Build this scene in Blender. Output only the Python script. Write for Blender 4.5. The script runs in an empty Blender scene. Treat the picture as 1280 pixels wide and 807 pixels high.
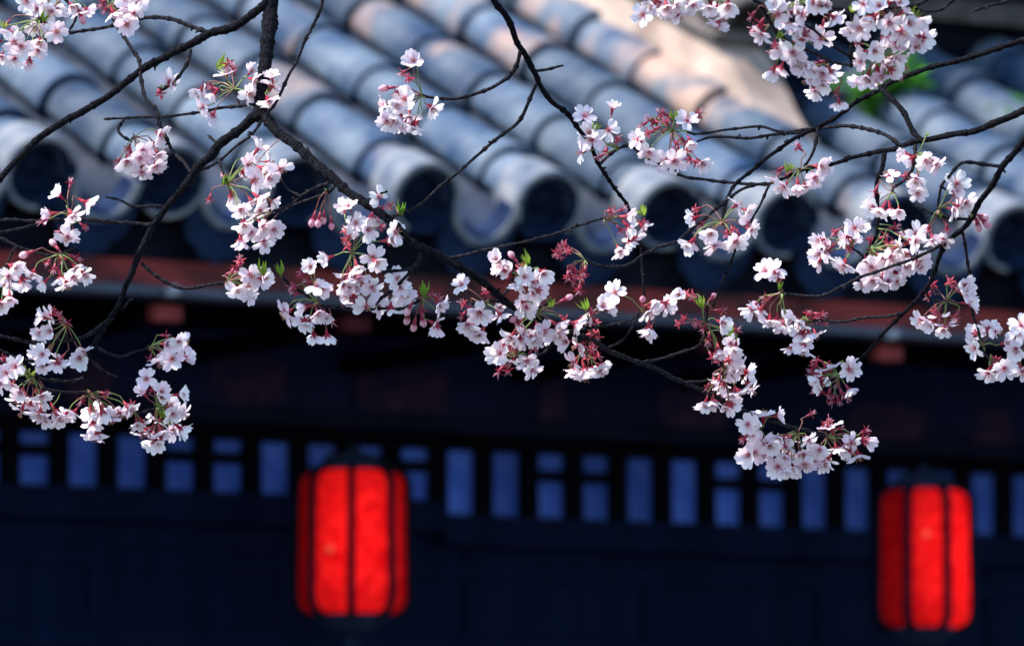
import bpy, bmesh, math, random
from mathutils import Vector, Matrix, noise
R = math.radians
C = bpy.context.scene.collection
scn = bpy.context.scene
random.seed(11)

# ------------------------------------------------------------------ camera
F = 8000.0                      # focal length in photograph pixels (1280 wide)
PSI, PIT = R(29.5), R(5.7)
CAM = Vector((0, 0, 1.6))
r_ = Vector((math.cos(PSI), -math.sin(PSI), 0))
d_ = Vector((math.sin(PSI) * math.cos(PIT), math.cos(PSI) * math.cos(PIT), math.sin(PIT)))
u_ = r_.cross(d_)
def at(x, y, dep):
    return CAM + d_ * dep + r_ * ((x - 640) / F * dep) + u_ * ((403.5 - y) / F * dep)
cd = bpy.data.cameras.new('camera'); cam = bpy.data.objects.new('camera', cd); C.objects.link(cam)
cd.sensor_width = 36; cd.lens = F / 1280 * 36
cd.clip_start = 0.1; cd.clip_end = 3000
cam.matrix_world = Matrix(((r_.x, u_.x, -d_.x, CAM.x), (r_.y, u_.y, -d_.y, CAM.y), (r_.z, u_.z, -d_.z, CAM.z), (0, 0, 0, 1)))
cd.dof.use_dof = True; cd.dof.focus_distance = 8.0
APERTURE = 0.034                # diameter of the opening in metres
cd.dof.aperture_fstop = (cd.lens / 1000) / APERTURE
scn.camera = cam

# ------------------------------------------------------------------ light
SUN_EL, SUN_AZ = R(52), R(289)  # azimuth clockwise from +Y: the sun stands to the left
w = bpy.data.worlds.new('World'); scn.world = w; w.use_nodes = True
nt = w.node_tree
bg = nt.nodes['Background']; bg.inputs['Strength'].default_value = 0.10
sky = nt.nodes.new('ShaderNodeTexSky'); sky.sky_type = 'NISHITA'; sky.sun_disc = False
sky.sun_elevation = SUN_EL; sky.sun_rotation = SUN_AZ
sky.air_density = 1.6; sky.dust_density = 0.1; sky.ozone_density = 6.0
nt.links.new(sky.outputs[0], bg.inputs['Color'])
sd = bpy.data.lights.new('sun', 'SUN'); sun = bpy.data.objects.new('sun', sd); C.objects.link(sun)
sd.energy = 3.5; sd.angle = R(5); sd.color = (1.0, 0.93, 0.86)
tosun = Vector((math.cos(SUN_EL) * math.sin(SUN_AZ), math.cos(SUN_EL) * math.cos(SUN_AZ), math.sin(SUN_EL)))
sun.rotation_euler = (-tosun).to_track_quat('-Z', 'Y').to_euler()
vs = scn.view_settings
vs.view_transform = 'Standard'; vs.look = 'None'; vs.gamma = 1; vs.exposure = 1.5; vs.use_curve_mapping = False

# ------------------------------------------------------------------ helpers
def mat(name, base, rough=0.6, spec=0.5):
    m = bpy.data.materials.new(name); m.use_nodes = True
    b = m.node_tree.nodes['Principled BSDF']
    b.inputs['Base Color'].default_value = (*base, 1); b.inputs['Roughness'].default_value = rough
    b.inputs['Specular IOR Level'].default_value = spec
    return m
def nd(m, t, **kw):
    n = m.node_tree.nodes.new(t)
    for k, v in kw.items(): setattr(n, k, v)
    return n
def lk(m, a, b): m.node_tree.links.new(a, b)
def noisy(name, c1, c2, scale=8, rough=0.6, bump=0.0, bscale=60, spec=0.5, lo=0.35, hi=0.65, stretch=(1, 1, 1)):
    m = mat(name, c1, rough, spec); b = m.node_tree.nodes['Principled BSDF']
    tc = nd(m, 'ShaderNodeTexCoord'); mp = nd(m, 'ShaderNodeMapping'); mp.inputs['Scale'].default_value = stretch
    lk(m, tc.outputs['Object'], mp.inputs[0])
    n = nd(m, 'ShaderNodeTexNoise'); n.inputs['Scale'].default_value = scale; n.inputs['Detail'].default_value = 5
    lk(m, mp.outputs[0], n.inputs['Vector'])
    cr = nd(m, 'ShaderNodeValToRGB')
    cr.color_ramp.elements[0].position = lo; cr.color_ramp.elements[1].position = hi
    cr.color_ramp.elements[0].color = (*c1, 1); cr.color_ramp.elements[1].color = (*c2, 1)
    lk(m, n.outputs['Fac'], cr.inputs[0]); lk(m, cr.outputs[0], b.inputs['Base Color'])
    if bump:
        n2 = nd(m, 'ShaderNodeTexNoise'); n2.inputs['Scale'].default_value = bscale; n2.inputs['Detail'].default_value = 6
        lk(m, mp.outputs[0], n2.inputs['Vector'])
        bp = nd(m, 'ShaderNodeBump'); bp.inputs['Strength'].default_value = bump; bp.inputs['Distance'].default_value = 0.01
        lk(m, n2.outputs['Fac'], bp.inputs['Height']); lk(m, bp.outputs[0], b.inputs['Normal'])
    return m
def obj(name, bm, mats, parent=None, smooth=True, mw=None, auto=None):
    me = bpy.data.meshes.new(name)
    bmesh.ops.recalc_face_normals(bm, faces=bm.faces) if auto else None
    bm.to_mesh(me); bm.free()
    for m in (mats if isinstance(mats, (list, tuple)) else [mats]): me.materials.append(m)
    if smooth:
        for p in me.polygons: p.use_smooth = True
    o = bpy.data.objects.new(name, me); C.objects.link(o)
    if parent is not None: o.parent = parent
    if mw is not None: o.matrix_basis = mw
    return o
def thing(name, label, cat, loc=(0, 0, 0), group=None):
    o = bpy.data.objects.new(name, None); C.objects.link(o); o.location = loc
    o['label'] = label; o['category'] = cat; o.empty_display_size = 0.1
    if group: o['group'] = group
    return o
def box(bm, x0, x1, y0, y1, z0, z1, mi=0, bev=0.0):
    vs_ = [bm.verts.new((x, y, z)) for x in (x0, x1) for y in (y0, y1) for z in (z0, z1)]
    fs = []
    for q in ((0, 1, 3, 2), (4, 6, 7, 5), (0, 4, 5, 1), (2, 3, 7, 6), (0, 2, 6, 4), (1, 5, 7, 3)):
        f = bm.faces.new([vs_[i] for i in q]); f.material_index = mi; fs.append(f)
    if bev:
        es = list({e for f in fs for e in f.edges})
        bmesh.ops.bevel(bm, geom=es, offset=bev, segments=2, affect='EDGES', profile=0.5)
def frames(pts):
    T = []
    for i in range(len(pts)):
        a = pts[max(i - 1, 0)]; b = pts[min(i + 1, len(pts) - 1)]
        t = (b - a); T.append(t.normalized() if t.length > 1e-9 else Vector((0, 0, 1)))
    n = T[0].orthogonal().normalized(); out = []
    for t in T:
        n = (n - t * n.dot(t))
        n = n.normalized() if n.length > 1e-6 else t.orthogonal().normalized()
        out.append((t, n, t.cross(n)))
    return out
def tube(bm, pts, rad, seg=8, mi=0, cap=True):
    rings = []
    for p, rr, (t, n, b) in zip(pts, rad, frames(pts)):
        rings.append([bm.verts.new(p + (n * math.cos(2 * math.pi * k / seg) + b * math.sin(2 * math.pi * k / seg)) * rr) for k in range(seg)])
    for a, b in zip(rings, rings[1:]):
        for k in range(seg):
            f = bm.faces.new((a[k], a[(k + 1) % seg], b[(k + 1) % seg], b[k])); f.material_index = mi
    if cap:
        f = bm.faces.new(rings[0][::-1]); f.material_index = mi
        f = bm.faces.new(rings[-1]); f.material_index = mi
def catmull(P, rad, step):
    """smooth a list of points with radii; step = wanted spacing"""
    pts, rs = [], []
    n = len(P)
    for i in range(n - 1):
        p0, p1, p2, p3 = P[max(i - 1, 0)], P[i], P[i + 1], P[min(i + 2, n - 1)]
        k = max(1, int((p2 - p1).length / step))
        for j in range(k):
            t = j / k
            q = 0.5 * ((2 * p1) + (p2 - p0) * t + (2 * p0 - 5 * p1 + 4 * p2 - p3) * t * t + (3 * p1 - p0 - 3 * p2 + p3) * t ** 3)
            pts.append(q); rs.append(rad[i] + (rad[i + 1] - rad[i]) * t)
    pts.append(P[-1].copy()); rs.append(rad[-1])
    return pts, rs

# ------------------------------------------------------------------ materials
def tile_material():
    m = mat('roof_tile_clay', (0.2, 0.22, 0.26), 0.6, 0.15); b = m.node_tree.nodes['Principled BSDF']
    at_ = nd(m, 'ShaderNodeAttribute'); at_.attribute_name = 'tint'
    tc = nd(m, 'ShaderNodeTexCoord')
    n = nd(m, 'ShaderNodeTexNoise'); n.inputs['Scale'].default_value = 7; n.inputs['Detail'].default_value = 6; n.inputs['Roughness'].default_value = 0.65
    lk(m, tc.outputs['Object'], n.inputs['Vector'])
    cr = nd(m, 'ShaderNodeValToRGB'); e = cr.color_ramp.elements
    e[0].position = 0.36; e[0].color = (0.018, 0.046, 0.105, 1); e[1].position = 0.66; e[1].color = (0.128, 0.170, 0.220, 1)
    lk(m, n.outputs['Fac'], cr.inputs[0])
    mx = nd(m, 'ShaderNodeMix', data_type='RGBA', blend_type='MULTIPLY'); mx.inputs[0].default_value = 1
    lk(m, cr.outputs[0], mx.inputs[6]); lk(m, at_.outputs['Color'], mx.inputs[7])
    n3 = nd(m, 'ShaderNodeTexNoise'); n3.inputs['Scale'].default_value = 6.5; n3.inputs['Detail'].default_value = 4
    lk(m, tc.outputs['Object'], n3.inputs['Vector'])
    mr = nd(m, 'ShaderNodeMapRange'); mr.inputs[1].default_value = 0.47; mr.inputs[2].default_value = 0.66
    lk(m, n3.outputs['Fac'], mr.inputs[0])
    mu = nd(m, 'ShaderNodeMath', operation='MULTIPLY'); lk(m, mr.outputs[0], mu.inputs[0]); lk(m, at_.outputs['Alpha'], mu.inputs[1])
    m2 = nd(m, 'ShaderNodeMix', data_type='RGBA'); lk(m, mu.outputs[0], m2.inputs[0]); lk(m, mx.outputs[2], m2.inputs[6]); m2.inputs[7].default_value = (0.44, 0.29, 0.22, 1)  # peach of the painted sun patches
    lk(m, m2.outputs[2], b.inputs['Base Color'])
    n2 = nd(m, 'ShaderNodeTexNoise'); n2.inputs['Scale'].default_value = 45; n2.inputs['Detail'].default_value = 6
    lk(m, tc.outputs['Object'], n2.inputs['Vector'])
    bp = nd(m, 'ShaderNodeBump'); bp.inputs['Strength'].default_value = 0.35; bp.inputs['Distance'].default_value = 0.01
    lk(m, n2.outputs['Fac'], bp.inputs['Height']); lk(m, bp.outputs[0], b.inputs['Normal'])
    return m
M_TILE = tile_material()
M_RIM = noisy('tile_rim_clay', (0.075, 0.10, 0.15), (0.24, 0.25, 0.265), 14, 0.7, 0.3, 60, 0.1)
M_DISC = noisy('shaded_tile_end', (0.004, 0.009, 0.028), (0.010, 0.020, 0.054), 20, 0.8, 0.4, 70, 0.05)  # shade inside the tile ends put into the colour
M_DRIP = noisy('drip_tile_clay', (0.006, 0.015, 0.045), (0.016, 0.032, 0.082), 12, 0.8, 0.4, 60, 0.05)  # shade on the tongue and in the channel put into the colour
M_BED = noisy('mortar_bed', (0.004, 0.006, 0.014), (0.010, 0.013, 0.024), 10, 0.9, spec=0.05)
M_PLASTER = noisy('lime_plaster', (0.24, 0.175, 0.145), (0.52, 0.40, 0.335), 7, 0.9, 0.5, 25)
M_CAP = noisy('weathered_ridge_tile', (0.05, 0.042, 0.04), (0.15, 0.125, 0.115), 9, 0.85, 0.4, 30)
M_RED = noisy('red_oxide_paint', (0.050, 0.012, 0.018), (0.25, 0.031, 0.031), 7, 0.85, 0.3, 40, stretch=(1, 1, 2.2), lo=0.40, hi=0.60)
M_LEDGE = noisy('grey_painted_strip', (0.018, 0.027, 0.055), (0.058, 0.075, 0.115), 8, 0.6)
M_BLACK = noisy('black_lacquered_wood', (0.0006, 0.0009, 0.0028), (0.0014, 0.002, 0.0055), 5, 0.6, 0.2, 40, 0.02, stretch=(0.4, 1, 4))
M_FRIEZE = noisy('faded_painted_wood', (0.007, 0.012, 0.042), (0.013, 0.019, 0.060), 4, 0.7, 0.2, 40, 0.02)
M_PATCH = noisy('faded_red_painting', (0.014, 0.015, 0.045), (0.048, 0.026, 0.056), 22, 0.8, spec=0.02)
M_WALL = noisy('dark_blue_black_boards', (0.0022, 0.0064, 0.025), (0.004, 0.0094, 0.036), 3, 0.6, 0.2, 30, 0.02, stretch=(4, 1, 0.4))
M_PANE = noisy('blue_window_paper', (0.055, 0.13, 0.60), (0.095, 0.19, 0.74), 14, 0.8, spec=0.05)
def vary(m):
    b = m.node_tree.nodes['Principled BSDF']; src = b.inputs['Base Color'].links[0].from_socket
    oi = nd(m, 'ShaderNodeObjectInfo'); mr = nd(m, 'ShaderNodeMapRange'); mr.inputs[3].default_value = 0.62; mr.inputs[4].default_value = 1.12
    lk(m, oi.outputs['Random'], mr.inputs[0])
    mx = nd(m, 'ShaderNodeVectorMath', operation='SCALE'); lk(m, src, mx.inputs[0]); lk(m, mr.outputs[0], mx.inputs['Scale']); lk(m, mx.outputs[0], b.inputs['Base Color'])
vary(M_PANE)
M_IRON = mat('dark_iron', (0.003, 0.004, 0.012), 0.7, 0.05)
M_BARK = noisy('cherry_bark', (0.003, 0.003, 0.005), (0.015, 0.0145, 0.020), 220, 0.8, 0.8, 400, 0.05)
M_TWIG = noisy('cherry_twig_bark', (0.006, 0.006, 0.009), (0.042, 0.039, 0.047), 260, 0.8, 0.8, 500, 0.06)

def thin(name, base_build, trans=0.45, rough=0.7):
    """a thin leaf-like surface: part of the light goes through it"""
    m = bpy.data.materials.new(name); m.use_nodes = True; m.node_tree.nodes.clear()
    out = nd(m, 'ShaderNodeOutputMaterial'); ms = nd(m, 'ShaderNodeMixShader'); ms.inputs[0].default_value = trans
    df = nd(m, 'ShaderNodeBsdfDiffuse'); tr = nd(m, 'ShaderNodeBsdfTranslucent')
    lk(m, df.outputs[0], ms.inputs[1]); lk(m, tr.outputs[0], ms.inputs[2]); lk(m, ms.outputs[0], out.inputs[0])
    col = base_build(m); lk(m, col, df.inputs[0]); lk(m, col, tr.inputs[0])
    return m
def petal_col(m):
    a = nd(m, 'ShaderNodeAttribute'); a.attribute_name = 'tint'
    sp = nd(m, 'ShaderNodeSeparateColor'); lk(m, a.outputs['Color'], sp.inputs[0])
    cr = nd(m, 'ShaderNodeValToRGB'); e = cr.color_ramp.elements
    e[0].position = 0.0; e[0].color = (0.48, 0.06, 0.16, 1); e[1].position = 1.0; e[1].color = (0.95, 0.91, 0.94, 1)
    k = cr.color_ramp.elements.new(0.16); k.color = (0.88, 0.66, 0.74, 1)
    k = cr.color_ramp.elements.new(0.36); k.color = (0.95, 0.89, 0.92, 1)
    lk(m, sp.outputs[0], cr.inputs[0])
    oi = nd(m, 'ShaderNodeObjectInfo')
    ad = nd(m, 'ShaderNodeMath', operation='ADD'); lk(m, oi.outputs['Random'], ad.inputs[0]); lk(m, sp.outputs[1], ad.inputs[1])
    hf = nd(m, 'ShaderNodeMath', operation='MULTIPLY'); lk(m, ad.outputs[0], hf.inputs[0]); hf.inputs[1].default_value = 0.5
    c2 = nd(m, 'ShaderNodeValToRGB'); e = c2.color_ramp.elements
    e[0].position = 0.25; e[0].color = (1, 1, 1, 1); e[1].position = 0.95; e[1].color = (0.97, 0.82, 0.90, 1)
    lk(m, hf.outputs[0], c2.inputs[0])
    mx = nd(m, 'ShaderNodeMix', data_type='RGBA', blend_type='MULTIPLY'); mx.inputs[0].default_value = 1
    lk(m, cr.outputs[0], mx.inputs[6]); lk(m, c2.outputs[0], mx.inputs[7])
    return mx.outputs[2]
def flat_col(c1, c2):
    def f(m):
        oi = nd(m, 'ShaderNodeObjectInfo'); mx = nd(m, 'ShaderNodeMix', data_type='RGBA')
        mx.inputs[6].default_value = (*c1, 1); mx.inputs[7].default_value = (*c2, 1)
        lk(m, oi.outputs['Random'], mx.inputs[0]); return mx.outputs[2]
    return f
M_PETAL = thin('cherry_petal', petal_col, 0.36)
M_BUDP = thin('bud_petal', flat_col((0.80, 0.36, 0.48), (0.90, 0.62, 0.70)), 0.3)
M_LEAF = thin('young_cherry_leaf', flat_col((0.14, 0.28, 0.03), (0.34, 0.42, 0.07)), 0.5)
M_WEED = thin('roof_weed_leaf', flat_col((0.06, 0.22, 0.03), (0.10, 0.32, 0.05)), 0.4)
M_CALYX = mat('red_calyx', (0.30, 0.022, 0.060), 0.55)
M_SEPAL = thin('red_sepal', flat_col((0.36, 0.030, 0.060), (0.50, 0.10, 0.13)), 0.3)
M_STAMEN = mat('pink_stamen', (0.62, 0.25, 0.34), 0.6)
M_ANTHER = mat('ochre_anther', (0.38, 0.20, 0.07), 0.7)
M_STALKG = mat('green_flower_stalk', (0.16, 0.22, 0.06), 0.6)
M_STALKR = mat('reddish_flower_stalk', (0.20, 0.07, 0.055), 0.6)

# ------------------------------------------------------------------ ground
bm = bmesh.new(); box(bm, -1500, 1500, -1500, 1500, -1, 0)
g = obj('ground', bm, noisy('paved_ground', (0.04, 0.042, 0.05), (0.06, 0.063, 0.07), 0.8, 0.9, 0.2, 6), smooth=False); g['kind'] = 'structure'

# ------------------------------------------------------------------ building: the tiled roof
E0 = at(682, 257, 13.4)         # centre of the tile end near the middle of the picture
S = 0.293                       # spacing of the tile rows
AL = R(23.6)
MR = Matrix(((1, 0, 0, E0.x), (0, math.cos(AL), -math.sin(AL), E0.y), (0, math.sin(AL), math.cos(AL), E0.z), (0, 0, 0, 1)))  # roof frame: x along eave, y up the slope, z normal
MRi = MR.inverted()
def on_roof(px, py, z=0.0):
    """roof coordinates of the roof point that the photograph shows at (px, py)"""
    o = MRi @ CAM; d = (MRi.to_3x3() @ (at(px, py, 1.0) - CAM))
    t = (z - o.z) / d.z
    return o + d * t
K0, K1 = -9, 15
LEN = 4.2
PIT_T = 0.31
bld = thing('tiled_roof_building', 'dark timber hall with grey barrel tile roof, red fascia and blue paned transom windows', 'building', (E0.x, E0.y + 1.0, 0))
BI = Matrix.Translation(-Vector(bld.location))
def bpart(name, bm, mats, parent=None, smooth=False, roof=False, **kw):
    o = obj(name, bm, mats, parent or bld, smooth=smooth, **kw)
    if parent is None: o.matrix_basis = BI @ (MR if roof else Matrix.Identity(4))
    return o
def setcol(me_faces_cols, me):
    ca = me.color_attributes.new('tint', 'FLOAT_COLOR', 'CORNER')
    for p in me.polygons:
        c = me_faces_cols[p.index]
        for li in p.loop_indices: ca.data[li].color = c
RIDGE = on_roof(868, 140, -0.02)   # the descending ridge stands on this line
RIDGE_LO = on_roof(972, 190, 0.0).y + 0.1
WALLU = on_roof(1190, 82, 0.0)     # the stacked ridge crosses right of it here
def arc_shell(bm, cx, cz, r0, r1, th, y0, y1, a0, a1, n, cols, col, concave=False, jx=0, jz=0):
    """half-pipe tile from y0 (front radius r0) to y1 (back radius r1); outside + inside + front edge"""
    def ring(y, r, dx, dz):
        o = []
        for k in range(n + 1):
            a = a0 + (a1 - a0) * k / n
            o.append(bm.verts.new((cx + dx + r * math.cos(a), y, cz + dz + r * math.sin(a))))
        return o
    A, B = ring(y0, r0, jx, jz), ring(y1, r1, 0, 0)
    A2, B2 = ring(y0, r0 - th, jx, jz), ring(y1, r1 - th, 0, 0)
    Am = ring(y0 + 0.006, r0, jx, jz); Af = ring(y0, r0 - 0.004, jx, jz)
    for k in range(n):
        dk = (col[0] * 0.2, col[1] * 0.24, col[2] * 0.34, 0)     # shade under each tile's lip, painted into its edge and inside
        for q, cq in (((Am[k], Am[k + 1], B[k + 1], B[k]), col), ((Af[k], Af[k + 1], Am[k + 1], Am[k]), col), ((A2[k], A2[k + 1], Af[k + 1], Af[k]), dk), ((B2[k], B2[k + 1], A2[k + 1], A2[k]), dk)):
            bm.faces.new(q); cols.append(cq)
    for q in ((Af[0], Am[0], B[0], B2[0], A2[0]), (A2[n], B2[n], B[n], Am[n], Af[n])):
        bm.faces.new(q); cols.append(col)
    bmesh.ops.delete(bm, geom=[v for v in A], context='VERTS')
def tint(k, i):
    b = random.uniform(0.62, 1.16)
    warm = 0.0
    # patches of warm sun painted into the tiles, mostly near the descending ridge
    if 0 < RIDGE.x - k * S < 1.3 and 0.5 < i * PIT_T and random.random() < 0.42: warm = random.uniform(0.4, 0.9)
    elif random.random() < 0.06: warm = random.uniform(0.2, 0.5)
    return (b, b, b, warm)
bm = bmesh.new(); cols = []
NT = int(LEN / PIT_T) + 1
for k in range(K0, K1):
    x = k * S
    for i in range(NT):
        y0 = i * PIT_T + (random.uniform(-0.012, 0.012) - 0.13 if i else 0.0)   # the eave tile shows shorter
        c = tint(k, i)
        u1 = (i + 1) * PIT_T - 0.08
        if x > RIDGE.x + 0.1 and y0 > WALLU.y: continue
        if RIDGE.x + 0.08 < x < RIDGE.x + 0.40 and y0 > RIDGE_LO: continue  # tiles left out so the dark bed stands in for shade
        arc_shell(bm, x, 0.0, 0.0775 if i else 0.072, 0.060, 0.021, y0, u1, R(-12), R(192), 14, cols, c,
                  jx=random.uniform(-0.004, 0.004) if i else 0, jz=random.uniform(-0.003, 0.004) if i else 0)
    xm = x + S / 2
    for i in range(NT * 2):
        y0 = i * PIT_T / 2 + (random.uniform(-0.008, 0.008) if i else 0.045)
        if xm > RIDGE.x + 0.1 and y0 > WALLU.y: continue
        c = tint(k, i); c = (c[0] * 0.14, c[1] * 0.18, c[2] * 0.27, 0)  # shade of the valleys between the rows painted into the pan tiles
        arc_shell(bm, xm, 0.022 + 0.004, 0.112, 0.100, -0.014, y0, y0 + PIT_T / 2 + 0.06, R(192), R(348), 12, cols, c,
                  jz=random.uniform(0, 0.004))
me_cols = cols
roof = bpart('tiled_roof', bm, M_TILE, roof=True, smooth=False)
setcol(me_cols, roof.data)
for p in roof.data.polygons: p.use_smooth = True
roof.data.update()
# bed under the tiles
bm = bmesh.new(); box(bm, K0 * S - 0.1, K1 * S + 0.1, 0.06, LEN, -0.20, -0.11)
bpart('roof_bed', bm, M_BED, roof=True)
# tile ends and drip tiles
def tile_end_mesh():
    bm = bmesh.new(); n = 40
    prof = [(0.0725, 0.10), (0.080, 0.004), (0.0805, -0.010), (0.0788, -0.018), (0.0675, -0.018), (0.0655, -0.013), (0.065, 0.032)]
    rings = []
    for rr, y in prof:
        rings.append([bm.verts.new((rr * math.cos(2 * math.pi * k / n), y, rr * math.sin(2 * math.pi * k / n))) for k in range(n)])
    for j, (a, b) in enumerate(zip(rings, rings[1:])):
        for k in range(n): bm.faces.new((a[k], a[(k + 1) % n], b[(k + 1) % n], b[k])).material_index = 1 if j >= 4 or (j >= 1 and math.sin(2 * math.pi * (k + 0.5) / n) < -0.6) else 0  # recess and lower rim painted as if in shade
    prof2 = [(0.065, 0.032), (0.054, 0.034), (0.052, 0.028), (0.047, 0.028), (0.045, 0.034), (0.024, 0.033), (0.021, 0.027), (0.008, 0.024)]
    prev = rings[-1]
    for j, (rr, y) in enumerate(prof2[1:]):
        ring = []
        for k in range(n):
            a = 2 * math.pi * k / n
            yy = y - (0.006 * max(0, math.cos(8 * a)) if j in (4, ) else 0)
            ring.append(bm.verts.new((rr * math.cos(a), yy, rr * math.sin(a))))
        for k in range(n):
            f = bm.faces.new((prev[k], prev[(k + 1) % n], ring[(k + 1) % n], ring[k])); f.material_index = 1
        prev = ring
    f = bm.faces.new(prev); f.material_index = 1
    bmesh.ops.recalc_face_normals(bm, faces=bm.faces)
    return bm
def drip_mesh():
    bm = bmesh.new(); n = 24
    # rim: thick concave arc
    cx, cz, rr, rz = 0, 0.004, S / 2 - 0.072, 0.090
    A = []
    for k in range(n + 1):
        a = R(184) + R(172) * k / n
        co, si = math.cos(a), math.sin(a)
        A.append([bm.verts.new((cx + q * co, y, cz + (q + rz - rr) * si)) for q, y in ((rr - 0.012, 0.05), (rr - 0.010, -0.014), (rr - 0.006, -0.020), (rr + 0.004, -0.020), (rr + 0.008, -0.014), (rr + 0.008, 0.05))])
    for a, b in zip(A, A[1:]):
        for j in range(5): bm.faces.new((a[j], b[j], b[j + 1], a[j + 1])).material_index = 1 if j in (0, 4) else 0  # inner and under faces of the rim take the painted shade
    for a in (A[0], A[-1]): bm.faces.new(a)
    # hanging tongue with a lobed, pointed lower edge
    top, low = [], []
    for k in range(n + 1):
        t = k / n * 2 - 1
        x = t * 0.088
        zt = (cz - math.sqrt(max(0.0, 1 - (x / (rr + 0.002)) ** 2)) * (rz + 0.002)) if abs(x) < rr else cz - 0.035
        zb = -0.172 + 0.070 * abs(t) ** 1.7 - 0.006 * math.cos(t * math.pi * 5)
        zb = min(zb, zt - 0.003)
        top.append((x, zt)); low.append((x, zb))
    for yy, flip in ((-0.012, False), (0.004, True)):
        prev = None
        for (x, zt), (_, zb) in zip(top, low):
            col = [bm.verts.new((x, yy + 0.02 * (q / 4), zt + (zb - zt) * q / 4)) for q in range(5)]
            if prev:
                for q in range(4):
                    f = bm.faces.new((prev[q], col[q], col[q + 1], prev[q + 1])); f.material_index = 1
            prev = col
    bmesh.ops.recalc_face_normals(bm, faces=bm.faces)
    return bm
te = dt = None
for k in range(K0, K1):
    if te is None:
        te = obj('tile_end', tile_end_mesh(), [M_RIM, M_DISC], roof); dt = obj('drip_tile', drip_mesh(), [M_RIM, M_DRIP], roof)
        a, b = te, dt
    else:
        a, b = te.copy(), dt.copy()
        for o in (a, b): C.objects.link(o); o.parent = roof
    a.location = (k * S, 0, 0.002); a.rotation_euler = (0, random.uniform(-3, 3), 0)
    b.location = (k * S + S / 2, 0, 0)

# descending ridge: plaster body, two courses of flat tiles, round cap
rl0 = on_roof(972, 190, 0.0).y
bm = bmesh.new()
NR = 120
for j in range(NR):
    pass
x0, x1 = RIDGE.x - 0.005, RIDGE.x + 0.11
prev = None
for j in range(NR + 1):
    y = rl0 + (LEN - rl0) * j / NR
    wv = 0.008 * noise.noise(Vector((y * 3, 0, 0))); wz = 0.010 * noise.noise(Vector((y * 2, 5, 0)))
    hz_ = min(1.0, (y - rl0) / 0.34); hz_ = 0.03 + (0.125 + wz) * hz_ * hz_ * (3 - 2 * hz_)
    sec = [(x0 - 0.03 + wv, -0.08), (x0 - 0.012 + wv, 0.02), (x0 + wv, hz_), (x1 + wv, hz_), (x1 + 0.012, 0.02), (x1 + 0.03, -0.08)]
    ring = [bm.verts.new((a, y, b)) for a, b in sec]
    if prev:
        for q in range(6): bm.faces.new((prev[q], prev[(q + 1) % 6], ring[(q + 1) % 6], ring[q]))
    else: bm.faces.new(ring[::-1]).material_index = 1  # end face painted dark for the shaded hollow beside the ridge
    prev = ring
bm.faces.new(prev)
rdg = bpart('descending_ridge', bm, [M_PLASTER, M_BED], roof=True)
bm = bmesh.new()
for j in range(14):
    y = rl0 + 0.30 + j * 0.275
    box(bm, x0 - 0.03, x1 + 0.03, y, y + 0.27, 0.168, 0.186, bev=0.003)
    box(bm, x0 - 0.012, x1 + 0.012, y + 0.10, y + 0.37, 0.1885, 0.212, bev=0.003)
obj('ridge_course', bm, M_CAP, rdg, smooth=False)
bm = bmesh.new(); cc = []
for j in range(13):
    y = rl0 + 0.29 + j * 0.30
    arc_shell(bm, (x0 + x1) / 2, 0.205, 0.075, 0.066, 0.016, y, y + 0.34, R(0), R(180), 12, cc, (1, 1, 1, 1))
obj('ridge_cap', bm, M_CAP, rdg)
# stacked ridge to the right of it: courses of flat tiles with plaster joints
bm = bmesh.new()
zz = -0.10; xa, xb = x1 + 0.04, K1 * S + 0.1
hs = [(0.22, 0.10, 1), (0.045, 0.16, 0), (0.07, 0.11, 1), (0.045, 0.16, 0), (0.08, 0.12, 2), (0.05, 0.18, 0), (0.10, 0.10, 1)]
for h, wd, mi in hs:
    box(bm, xa, xb, WALLU.y + 0.12 - wd, WALLU.y + 0.12 + wd, zz, zz + h - 0.003, mi, bev=0.004); zz += h
stk = bpart('stacked_ridge', bm, [M_CAP, M_BED, M_PLASTER], roof=True)
bm = bmesh.new(); cc = []
for j in range(int((xb - xa) / 0.3)):
    x = xa + 0.3 * j
    n = 10
    P = [[bm.verts.new((xx, WALLU.y + 0.12 + rr * math.cos(math.pi * q / n), zz + rr * math.sin(math.pi * q / n))) for q in range(n + 1)] for xx, rr in ((x, 0.10), (x + 0.295, 0.092))]
    for q in range(n): bm.faces.new((P[0][q], P[0][q + 1], P[1][q + 1], P[1][q]))
    bm.faces.new(P[0]); bm.faces.new(P[1][::-1])
obj('ridge_cap', bm, M_CAP, stk)
# main ridge of the hall, high above the frame
bm = bmesh.new(); box(bm, K0 * S - 0.2, K1 * S + 0.2, LEN - 0.12, LEN + 0.12, -0.15, 0.42, bev=0.02)
bpart('main_ridge', bm, M_CAP, roof=True)

# ------------------------------------------------------------------ building: eave, frieze, windows, wall
XL, XR = E0.x + K0 * S, E0.x + K1 * S
def zat(px, py, Y):
    """height of the photograph's point (px, py) on the vertical plane y = Y, and its x"""
    d = at(px, py, 1.0) - CAM
    t = (Y - CAM.y) / d.y
    p = CAM + d * t
    return p.x, p.z
YF = E0.y + 0.13
_, zf0 = zat(640, 392, YF); _, zf1 = zat(640, 300, YF)
bm = bmesh.new(); box(bm, XL, XR, YF, YF + 0.035, zf0 + 0.016, zf1, bev=0.003)
bpart('fascia_board', bm, M_RED)
bm = bmesh.new(); box(bm, XL, XR, YF - 0.030, YF + 0.06, zf0 - 0.006, zf0 + 0.0135, bev=0.003)
bpart('eave_strip', bm, M_LEDGE)
YW = E0.y + 1.05
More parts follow.
